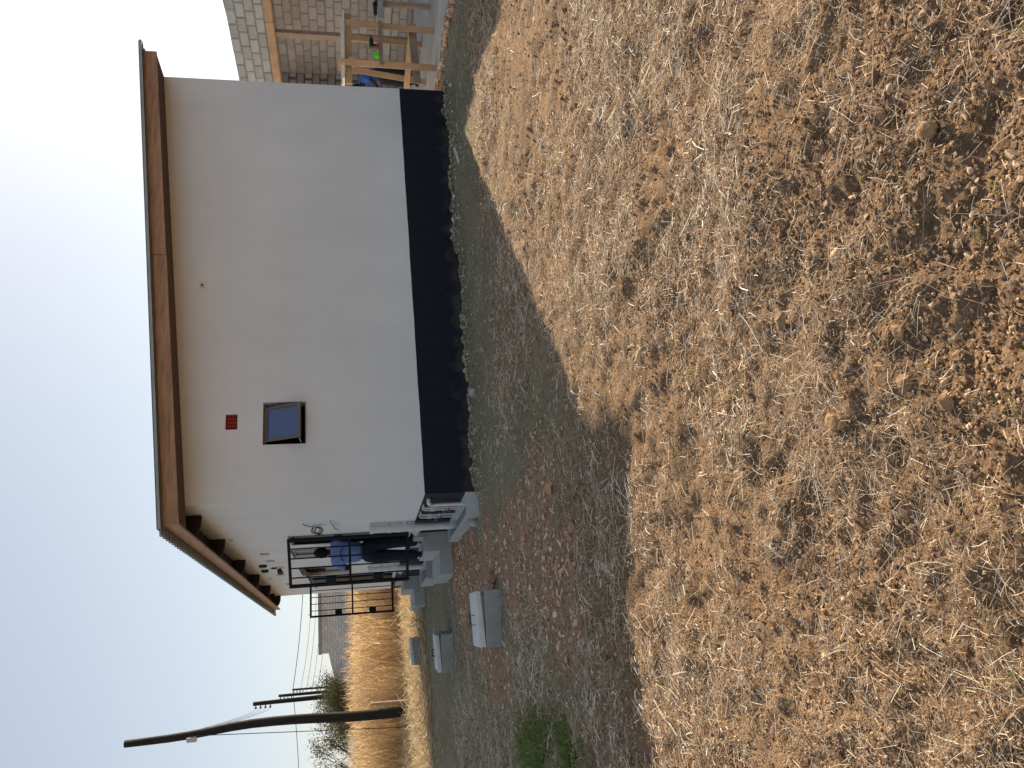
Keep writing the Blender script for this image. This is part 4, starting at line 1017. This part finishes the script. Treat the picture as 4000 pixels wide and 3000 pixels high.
tag(link('batten', MB().bar((-.22, 0, 0), (.22, 0, .012), .055, .02).mesh('batten'), M['plank_white']), 'short white batten lying against the earth by the plinth', 'batten').location = (3.17, 10.93, .02)
bpy.data.objects['batten'].rotation_euler = (0, 0, math.radians(51))

# ---------------------------------------------------------------- trees
def twiggy_tree(label, base, h, w, seed, leaf_n):
    rr = random.Random(seed); t = thing('bush_tree', label, 'tree', base, 0, 'thin bushy trees behind the field')
    tr_, lf = MB(), []
    def branch(p, dr, ln, r, lev):
        q = p + dr * ln; mid = p.lerp(q, .5) + Vector((rr.uniform(-1, 1), rr.uniform(-1, 1), rr.uniform(-.3, .6))) * ln * .1
        tr_.tube([p, mid, q], [r, r * .8, r * .6], 5 if lev < 2 else 3, cap=False)
        if lev >= 4:
            lf.append(q); lf.append(mid); return
        for _ in range(rr.choice((3, 3, 4)) if lev < 3 else 3):
            nd_ = (dr + Vector((rr.uniform(-1, 1), rr.uniform(-1, 1), rr.uniform(-.35, .75))) * .85).normalized()
            branch(p.lerp(q, rr.uniform(.5, 1)), nd_, ln * rr.uniform(.55, .85), r * .55, lev + 1)
        if lev >= 2: lf.append(q)
    for _ in range(4):
        branch(Vector((rr.uniform(-.2, .2), rr.uniform(-.2, .2), 0)), Vector((rr.uniform(-.55, .55) * w, rr.uniform(-.5, .5), 1)).normalized(), h * .36, .07, 0)
    part('trunk', tr_, surf('bark_%d' % seed, (.10, .085, .07), bump=.3), t)
    V, F = [], []
    for c in lf:
        for _ in range(leaf_n):
            p = c + Vector((rr.gauss(0, .16), rr.gauss(0, .16), rr.gauss(0, .13))); a = Vector((rr.uniform(-1, 1), rr.uniform(-1, 1), rr.uniform(-1, 1))).normalized(); b = a.orthogonal()
            s_ = rr.uniform(.025, .055); o = len(V); V += [p - a * s_, p + b * s_ * .5, p + a * s_, p - b * s_ * .5]; F.append((o, o + 1, o + 2, o + 3))
    me = bpy.data.meshes.new('crown'); me.from_pydata([tuple(v) for v in V], [], F); me.materials.append(M['leaf']); link('crown', me, None, t)
M['leaf'] = island_mat('olive_leaves', [(0, (.07, .08, .035)), (.5, (.12, .125, .055)), (1, (.20, .18, .09))], transl=.3)
twiggy_tree('open bushy tree behind the second pole', (-16.7, 46, 0), 4.5, .8, 3, 5)
twiggy_tree('grey twiggy tree just left of the crooked pole', (-18.9, 46, 0), 4.3, .8, 5, 4)
twiggy_tree('wide twiggy tree at the far left of the field', (-18.9, 40.5, 0), 4.4, 1.2, 9, 4)

# ---------------------------------------------------------------- loose cover: strips and lumps as joined geometry
def strips(base, direc, length, width, bend, seg, lift=None, curl=None, taper=0.0):
    """n flat curved strips. base (n,3), direc (n,3) start direction, bend (n,3) added along the way"""
    n = len(base); k = seg + 1
    u = np.linspace(0, 1, k)[None, :, None]
    d_ = direc / np.maximum(1e-6, np.linalg.norm(direc, axis=1, keepdims=True))
    c = base[:, None, :] + d_[:, None, :] * (length[:, None, None] * u) + bend[:, None, :] * (length[:, None, None] * u ** 2)
    ref = RNG.normal(size=(n, 3)); side = np.cross(d_, ref); side /= np.maximum(1e-6, np.linalg.norm(side, axis=1, keepdims=True))
    wd = width[:, None, None] * (1 - taper * u)
    a = c - side[:, None, :] * wd / 2; b = c + side[:, None, :] * wd / 2
    V = np.stack([a, b], 2).reshape(n * k * 2, 3)
    o = (np.arange(n) * k * 2)[:, None]; q = np.arange(seg)[None, :] * 2
    F = np.stack([o + q, o + q + 1, o + q + 3, o + q + 2], -1).reshape(-1, 4)
    return V, F

def ico(sub):
    if sub == 0:
        return (np.array([(1, 0, 0), (-1, 0, 0), (0, 1, 0), (0, -1, 0), (0, 0, 1), (0, 0, -1)], float),
                np.array([(0, 2, 4), (2, 1, 4), (1, 3, 4), (3, 0, 4), (2, 0, 5), (1, 2, 5), (3, 1, 5), (0, 3, 5)]))
    bm = bmesh.new(); bmesh.ops.create_icosphere(bm, subdivisions=sub, radius=1.0)
    v = np.array([tuple(x.co) for x in bm.verts]); f = np.array([[y.index for y in x.verts] for x in bm.faces]); bm.free(); return v, f
def lumps(pos, size, sub, jitter=.25, flat=.75, angular=False):
    v0, f0 = ico(sub); n, k = len(pos), len(v0)
    sc = size[:, None] * (1 + .35 * (RNG.random((n, 3)) - .5) * 2); sc[:, 2] *= flat
    rad = 1 + jitter * (RNG.random((n, k)) - .5) * 2
    P = v0[None] * rad[..., None]
    if angular:
        for _ in range(5):
            nn = RNG.normal(size=(n, 1, 3)); nn /= np.linalg.norm(nn, axis=2, keepdims=True)
            dd = np.maximum(0, (P * nn).sum(2, keepdims=True) - RNG.uniform(.35, .7, (n, 1, 1))); P = P - nn * dd
    P = P * sc[:, None, :]
    an = RNG.random(n) * 2 * np.pi; ti = (RNG.random(n) - .5) * 1.2
    ca, sa, ct, st_ = np.cos(an), np.sin(an), np.cos(ti), np.sin(ti)
    x, y, z = P[..., 0], P[..., 1], P[..., 2]
    y2 = y * ct[:, None] - z * st_[:, None]; z2 = y * st_[:, None] + z * ct[:, None]
    x3 = x * ca[:, None] - y2 * sa[:, None]; y3 = x * sa[:, None] + y2 * ca[:, None]
    V = np.stack([x3, y3, z2], -1) + pos[:, None, :]
    F = f0[None] + (np.arange(n) * k)[:, None, None]
    return V.reshape(-1, 3), F.reshape(-1, 3)
def stuff(name, V, F, mat, label, cat, smooth=False):
    me = np_mesh(name, V, F)
    me.polygons.foreach_set('use_smooth', np.full(len(F), smooth, dtype=bool))
    me.materials.append(mat); o = link(name, me); o['kind'] = 'stuff'; tag(o, label, cat); return o

def scatter(n, y0, y1, power=1.3, xmax=.62, xpad=.6):
    """points on the ground in front of the camera, thinning with distance"""
    u = RNG.random(n); k = 2 - power
    y = (y0 ** k + u * (y1 ** k - y0 ** k)) ** (1 / k)
    x = (RNG.random(n) * 2 - 1) * (xmax * y + xpad)
    return x, y
def clear_of_structures(x, y):
    t, s = to_local(x, y)
    ok = ~((t > -.02) & (t < L + .05) & (s > -.02) & (s < MLEN + .1))
    for (a, b, c, d_) in ((-.7, 0, 2.86, 4.25), (-.7, 0, 8.98, 10.6), (-.32, 0, -.08, 2.12), (-.48, -.08, 5.3, 6.95), (-1.88, -1.25, -1.05, -.48), (-2.1, -1.47, 3.73, 4.32), (-1.95, -1.28, 9.78, 10.42), (7.1, 20, -2.6, 9)):
        ok &= ~((t > a) & (t < b) & (s > c) & (s < d_))
    return ok
def clump(x, y): return vnoise(x * 1.7, y * 1.7, 61) + .6 * vnoise(x * 4.5, y * 4.5, 62)

SOIL = [(0, (.145, .09, .053)), (.35, (.28, .18, .106)), (.7, (.42, .28, .17)), (1, (.65, .465, .30))]
M['clod'] = island_mat('earth_clods', SOIL, noise=18)
M['straw'] = island_mat('dry_straw', [(0, (.15, .092, .055)), (.22, (.36, .24, .14)), (.45, (.58, .43, .28)), (.7, (.75, .62, .45)), (.88, (.84, .77, .64)), (1, (.88, .85, .78))], rough=.6, transl=.15, spec=.3)
M['rubble'] = island_mat('brick_rubble', [(0, (.40, .19, .105)), (.4, (.57, .335, .21)), (.8, (.66, .44, .30)), (1, (.74, .58, .44))], noise=14)
M['green'] = island_mat('green_grass', [(0, (.06, .11, .025)), (.5, (.12, .19, .04)), (.8, (.22, .27, .07)), (1, (.45, .40, .18))], transl=.35)
M['tawny'] = island_mat('tawny_tall_grass', [(0, (.38, .25, .13)), (.35, (.56, .39, .215)), (.7, (.70, .52, .31)), (1, (.82, .68, .46))], rough=.7, transl=.5, noise=.9)
M['strawstrip'] = island_mat('cut_straw', [(0, (.34, .23, .12)), (.4, (.54, .40, .22)), (.8, (.70, .57, .37)), (1, (.80, .70, .52))], rough=.6, transl=.3)

# crumbs, clods, big clods
x, y = scatter(75000, 1.2, 5.5, 1.5); keep = RNG.random(len(x)) < np.clip(.60 + 1.1 * clump(x, y), .15, 1); x, y = x[keep], y[keep]
sz = .0027 + .0055 * RNG.random(len(x)) ** 2.2
V, F = lumps(np.stack([x, y, ground_h(x, y) + sz * .4], 1), sz, 0, .4); stuff('soil_crumbs', V, F, M['clod'], 'fine brown soil crumbs covering the near ground', 'soil')
x, y = scatter(40000, 1.2, 13.0, 1.35); keep = (RNG.random(len(x)) < np.clip(.35 + 1.5 * clump(x, y), .06, 1) * rough_mask(x, y)) & clear_of_structures(x, y); x, y = x[keep], y[keep]
sz = (.003 + .0072 * RNG.random(len(x)) ** 2.8) * (1 + .07 * y)
V, F = lumps(np.stack([x, y, ground_h(x, y) + sz * .3], 1), sz, 1, .5); stuff('soil_clods', V, F, M['clod'], 'small brown clods strewn over the tilled field', 'soil')
x, y = scatter(1500, 1.2, 12.0, 1.45); keep = (RNG.random(len(x)) < np.clip(-.05 + 2.0 * clump(x, y), .03, 1) * rough_mask(x, y)) & clear_of_structures(x, y); x, y = x[keep], y[keep]
sz = (.008 + .017 * RNG.random(len(x)) ** 3) * (1 + .05 * y)
V, F = lumps(np.stack([x, y, ground_h(x, y) + sz * .2], 1), sz, 2, .32, .75, True); stuff('large_clods', V, F, M['clod'], 'fist sized brown clods lying in clusters on the field', 'soil')
# earth thrown up along the plinth
n = 4200; t_ = RNG.random(n) * 6.3 - .1; s_ = -.02 - np.abs(RNG.normal(0, .12, n)); px = A.x + DV.x * t_ + EV.x * s_; py = A.y + DV.y * t_ + EV.y * s_
sz = .006 + .028 * RNG.random(n) ** 5
V, F = lumps(np.stack([px, py, ground_h(px, py) + sz * .4], 1), sz, 1, .25, .8)
M['spoil'] = island_mat('plinth_spoil', [(0, (.21, .17, .115)), (.6, (.33, .275, .19)), (.93, (.42, .37, .28)), (1, (.62, .59, .53))], noise=20)
stuff('spoil_lumps', V, F, M['spoil'], 'grey brown lumps of earth thrown up along the plinth', 'soil')
# small pale stones and bits on the trodden earth
x, y = scatter(5200, 4.0, 17, 1.1, .55); ok = clear_of_structures(x, y) & (rough_mask(x, y) < .55); x, y = x[ok], y[ok]; sz = .005 + .016 * RNG.random(len(x)) ** 3
V, F = lumps(np.stack([x, y, ground_h(x, y) + sz * .3], 1), sz, 1, .25); stuff('pebbles', V, F, M['spoil'], 'pebbles and grit on the trodden earth beside the house', 'pebbles')

# brick rubble
xs_, ys_ = [], []
for (cx_, cy_, r) in RUB:
    n = int(1500 * r * r * 1.6); a = RNG.random(n) * 6.283; q = r * 1.3 * np.sqrt(RNG.random(n)); xs_.append(cx_ + q * np.cos(a)); ys_.append(cy_ + q * np.sin(a))
x, y = np.concatenate(xs_), np.concatenate(ys_); ok = (RNG.random(len(x)) < rubble_mask(x, y) ** 1.5) & clear_of_structures(x, y); x, y = x[ok], y[ok]
sz = .0055 + .028 * RNG.random(len(x)) ** 4.5
big = sz > .02
V, F = lumps(np.stack([x, y, ground_h(x, y) + sz * .15], 1)[~big], sz[~big], 1, .3, .4, True)
V2, F2 = lumps(np.stack([x, y, ground_h(x, y) + sz * .15], 1)[big], sz[big], 2, .14, .42, True)
V, F = np.concatenate([V, V2]), np.concatenate([F, F2 + len(V)]); stuff('brick_rubble', V, F, M['rubble'], 'broken pinkish red brick rubble spread in front of the steps', 'rubble')
# debris along the cement floor edge
n = 420; k = RNG.random(n); ed = np.array([(6.9, -2.6), (6.75, -1.4), (7.0, -.6), (7.15, .0), (7.0, .5), (7.15, 1.2)]); idx = np.minimum((k * 5).astype(int), 4); fr_ = k * 5 - idx
tt = ed[idx, 0] * (1 - fr_) + ed[idx + 1, 0] * fr_ - np.abs(RNG.normal(0, .16, n)); s2 = ed[idx, 1] * (1 - fr_) + ed[idx + 1, 1] * fr_
px = A.x + DV.x * tt + EV.x * s2; py = A.y + DV.y * tt + EV.y * s2; sz = .012 + .05 * RNG.random(n) ** 3
V, F = lumps(np.stack([px, py, ground_h(px, py) + sz * .4], 1), sz, 2, .12, .7, True); stuff('floor_edge_debris', V, F, M['rubble'], 'bits of broken brick and plaster along the cement floor edge', 'rubble')

# straw lying about
def lay_straw(n, y0, y1, power, lmin, lmax, wmin, wmax, name, label, maskf=None, seg=3, mat='straw', bendk=.25, tilt=.16, xmax=.6):
    x, y = scatter(n, y0, y1, power, xmax)
    k = np.clip(.50 + 1.5 * (vnoise(x * 1.3, y * 1.3, 71) + .6 * vnoise(x * 3.7, y * 3.7, 72)), .06, 1)
    if maskf is not None: k = k * maskf(x, y)
    ok = (RNG.random(len(x)) < k) & clear_of_structures(x, y); x, y = x[ok], y[ok]; n = len(x)
    ln = lmin + (lmax - lmin) * RNG.random(n) ** 2.6; wd = wmin + (wmax - wmin) * RNG.random(n) ** 1.5
    a = RNG.random(n) * 6.283; d_ = np.stack([np.cos(a), np.sin(a), tilt * RNG.normal(size=n) + .05], 1)
    bd = RNG.normal(size=(n, 3)) * bendk; bd[:, 2] = -np.abs(bd[:, 2]) * .35
    z = ground_h(x, y) + .008 + .012 * RNG.random(n)
    V, F = strips(np.stack([x, y, z], 1), d_, ln, wd, bd, seg); return stuff(name, V, F, M[mat], label, 'straw')
lay_straw(190000, 1.2, 5.2, 1.2, .006, .085, .0008, .0023, 'straw_near', 'pale dry straw and stalks scattered over the near field', seg=2, tilt=.28, bendk=.45)
lay_straw(300000, 2.8, 13.0, 1.0, .012, .11, .0022, .0050, 'straw_field', 'chopped dry straw covering the sunlit field', lambda x, y: (.12 + .88 * smooth01((rough_mask(x, y) - .35) / .6)) * (1 - .85 * rubble_mask(x, y)), seg=2, tilt=.32, bendk=.4)
lay_straw(14000, 8.0, 19.0, .6, .04, .20, .004, .008, 'straw_yard', 'thin dry straw on the shaded yard', lambda x, y: .35 * (x < 0) + .12, seg=2)
lay_straw(220, 1.3, 6.5, 1.1, .16, .42, .0018, .0040, 'long_stalks', 'long pale stalks lying here and there on the field', bendk=.22, seg=6, tilt=.05)
# rooted stubble
n = 1500; x, y = scatter(n, 1.3, 11, 1.2); ok = clear_of_structures(x, y) & (rough_mask(x, y) > .5) & (vnoise(x * .9, y * .9, 77) > -.1); x, y = x[ok], y[ok]
q = 16; x, y = np.repeat(x, q), np.repeat(y, q); n = len(x); x = x + RNG.normal(0, .014, n); y = y + RNG.normal(0, .014, n)
d_ = np.stack([.65 * RNG.normal(size=n), .65 * RNG.normal(size=n), np.ones(n) * .8], 1); bd = RNG.normal(size=(n, 3)) * .5; bd[:, 2] = -np.abs(bd[:, 2])
V, F = strips(np.stack([x, y, ground_h(x, y) - .003], 1), d_, RNG.uniform(.02, .075, n), RNG.uniform(.0012, .0030, n) * (1 + .08 * y), bd, 3, taper=.5); stuff('stubble', V, F, M['straw'], 'small dry stubble tufts still rooted in the field', 'straw')
# cut straw strip in front of the tall grass
n = 34000; x = RNG.uniform(-15, -3.0, n); y = RNG.uniform(15.5, 30, n); ok = (RNG.random(n) < straw_mask(x, y)) & clear_of_structures(x, y); x, y = x[ok], y[ok]; n = len(x)
a = RNG.random(n) * 6.283; d_ = np.stack([np.cos(a), np.sin(a), .25 * RNG.normal(size=n) + .12], 1); bd = RNG.normal(size=(n, 3)) * .25
V, F = strips(np.stack([x, y, ground_h(x, y) + .02 + .05 * RNG.random(n)], 1), d_, RNG.uniform(.12, .5, n), RNG.uniform(.006, .014, n), bd, 3); stuff('cut_straw', V, F, M['strawstrip'], 'flattened golden straw in front of the tall grass', 'straw')

# tall grass field
def front(x): return 25.6 + .9 * np.sin(x * .9) + 2.6 * vnoise(x * .55, x * 0 + 2, 81) + np.clip((x + 9) * .85, 0, 6)
def tall_grass(n, depth0, depth1, name, label, wmin, wmax):
    x = RNG.uniform(-34, 2.0, n); y = front(x) + depth0 + (depth1 - depth0) * RNG.random(n) ** 1.35
    ok = clear_of_structures(x, y) & (np.abs(x) < y * .75) & (vnoise(x * 1.4, y * 1.4, 83) > -.30); x, y = x[ok], y[ok]; n = len(x)
    # stems grow in tussocks
    cx_ = np.round(x * 2.2 + .4 * vnoise(y * 3, x * 3, 84)) / 2.2; cy_ = np.round(y * 2.2) / 2.2; x = x * .6 + cx_ * .4; y = y * .6 + cy_ * .4
    h = (1.35 + .75 * RNG.random(n)) * (.95 + .30 * vnoise(x * .5, y * .5, 85)) * np.clip(.55 + (y - front(x)) * .8, .45, 1.0)
    d_ = np.stack([.16 * RNG.normal(size=n) + (x - cx_) * .8, .16 * RNG.normal(size=n) + (y - cy_) * .8, np.ones(n)], 1)
    bd = np.stack([.16 * RNG.normal(size=n) - .05, .16 * RNG.normal(size=n), -.05 * np.abs(RNG.normal(size=n))], 1)
    V, F = strips(np.stack([x, y, np.zeros(n) - .02], 1), d_, h, RNG.uniform(wmin, wmax, n), bd, 4, taper=.55)
    # feathery seed heads near the tips
    m = RNG.random(n) < .55; q = 3; xb = np.repeat(x[m], q); yb = np.repeat(y[m], q); hb = np.repeat(h[m], q); db = np.repeat(d_[m], q, 0); bb = np.repeat(bd[m], q, 0); nn = len(xb)
    db = db / np.linalg.norm(db, axis=1, keepdims=True); u = RNG.uniform(.72, .95, nn)[:, None]
    p = np.stack([xb, yb, np.zeros(nn)], 1) + db * hb[:, None] * u + bb * hb[:, None] * u ** 2
    dd = db + RNG.normal(size=(nn, 3)) * .35; V2, F2 = strips(p, dd, RNG.uniform(.10, .28, nn), RNG.uniform(wmin * 1.2, wmax * 1.5, nn), RNG.normal(size=(nn, 3)) * .3, 2, taper=.6)
    return stuff(name, np.concatenate([V, V2]), np.concatenate([F, F2 + len(V)]), M['tawny'], label, 'tall grass')
tall_grass(36000, 0, 5.5, 'tall_grass', 'tall tawny dry grass along the near edge of the field', .007, .016)
tall_grass(16000, 4.5, 34, 'tall_grass', 'tall tawny dry grass filling the field behind', .012, .024)

# green grass tufts
def tuft(name, label, cx_, cy_, rx, ry, n, hmin, hmax, wd, mat='green', spread=.5):
    a = RNG.random(n) * 6.283; q = np.sqrt(RNG.random(n)); x = cx_ + rx * q * np.cos(a); y = cy_ + ry * q * np.sin(a)
    k = vnoise(x * 5, y * 5, 91) > -.22; x, y, q = x[k], y[k], q[k]; n = len(x)
    d_ = np.stack([spread * RNG.normal(size=n), spread * RNG.normal(size=n), np.ones(n)], 1); bd = RNG.normal(size=(n, 3)) * .35; bd[:, 2] = -np.abs(bd[:, 2])
    V, F = strips(np.stack([x, y, ground_h(x, y) - .01], 1), d_, RNG.uniform(hmin, hmax, n) * (1.1 - .6 * q), RNG.uniform(wd * .6, wd * 1.3, n), bd, 4, taper=.8)
    return stuff(name, V, F, M[mat], label, 'grass')
GP = [(-3.3, 6.85, .42), (-3.0, 6.35, .42), (-2.85, 5.85, .42), (-2.72, 5.35, .40), (-2.55, 5.0, .33), (-2.9, 5.2, .4), (-3.3, 6.1, .45)]
gx, gy, gq = [], [], []
for (cx_, cy_, r) in GP:
    n = int(7000 * r * r * 2.2); a = RNG.random(n) * 6.283; q = np.sqrt(RNG.random(n)); gx.append(cx_ + r * q * np.cos(a)); gy.append(cy_ + r * q * np.sin(a)); gq.append(q)
x, y, q = np.concatenate(gx), np.concatenate(gy), np.concatenate(gq); k = (vnoise(x * 4.5, y * 4.5, 91) + .5 * vnoise(x * 11, y * 11, 92)) > -.20 + .25 * (q > .8); x, y, q = x[k], y[k], q[k]; n = len(x)
d_ = np.stack([.55 * RNG.normal(size=n), .55 * RNG.normal(size=n), np.ones(n)], 1); bd = RNG.normal(size=(n, 3)) * .4; bd[:, 2] = -np.abs(bd[:, 2])
V, F = strips(np.stack([x, y, ground_h(x, y) - .01], 1), d_, RNG.uniform(.05, .19, n) * (1.15 - .5 * q), RNG.uniform(.003, .006, n), bd, 4, taper=.8)
stuff('green_grass', V, F, M['green'], 'low green grass patch at the left edge of the shaded yard', 'grass')
tuft('weed_patch', 'bright green weeds between the crooked pole and the shade', -10.6, 21.6, 1.5, .9, 2200, .12, .45, .012)
n = 260; x, y = scatter(n, 1.5, 9, 1.2); xs_, ys_ = np.repeat(x, 7), np.repeat(y, 7); xs_ = xs_ + RNG.normal(0, .008, len(xs_)); ys_ = ys_ + RNG.normal(0, .008, len(ys_)); n = len(xs_)
d_ = np.stack([.7 * RNG.normal(size=n), .7 * RNG.normal(size=n), np.ones(n)], 1)
V, F = strips(np.stack([xs_, ys_, ground_h(xs_, ys_)], 1), d_, RNG.uniform(.012, .035, n), RNG.uniform(.0018, .0035, n), RNG.normal(size=(n, 3)) * .3, 2, taper=.7)
stuff('sprouts', V, F, M['green'], 'tiny green sprouts dotted over the bare field', 'sprouts')

# single stones one can pick out
rock('stone', (-.80, 5.87), .055, M['stone_orange'], 'orange brick stone at the near tip of the red rubble', 'stone', 1, .7)
rock('stone', (-2.14, 8.72), .085, M['stone_pink'], 'rounded pink stone beside the nearest inspection chamber', 'stone', 2, .7)
rock('stone', (-2.50, 7.09), .06, M['stone_pale'], 'pale stone with a dark side left of the rubble', 'stone', 3, .8)
rock('stone', (-.10, 9.92), .07, M['stone_pale'], 'white stone tight against the black plinth', 'stone', 4, .8)
rock('stone', (-1.72, 10.02), .095, M['stone_pale'], 'pale upright stone at the foot of the corner gully', 'stone', 5, .9)
rock('stone', (-.98, 5.25), .05, M['stone_pink'], 'flat pink brick piece in the near part of the rubble', 'stone', 6, .5)
rock('clod', (-.14, 2.22), .042, M['clod_big'], 'large flat brown clod in the middle of the near field', 'clod', 11, .55)
rock('clod', (-.075, 1.76), .024, M['clod_big'], 'round sunlit clod at the bottom centre of the field', 'clod', 12, .85)
rock('clod', (.12, 1.93), .026, M['clod_big'], 'dark flat clod right of the large flat one', 'clod', 13, .6)
rock('clod', (.20, 2.55), .034, M['clod_big'], 'long clod with a shadowed hollow beside it', 'clod', 14, .6)
rock('clod', (.62, 1.78), .03, M['clod_big'], 'smooth brown clod at the near right corner', 'clod', 15, .7)
rock('clod', (-.02, 1.93), .028, M['clod_big'], 'knobbly clod beside thin stalks near the bottom centre', 'clod', 16, .8)
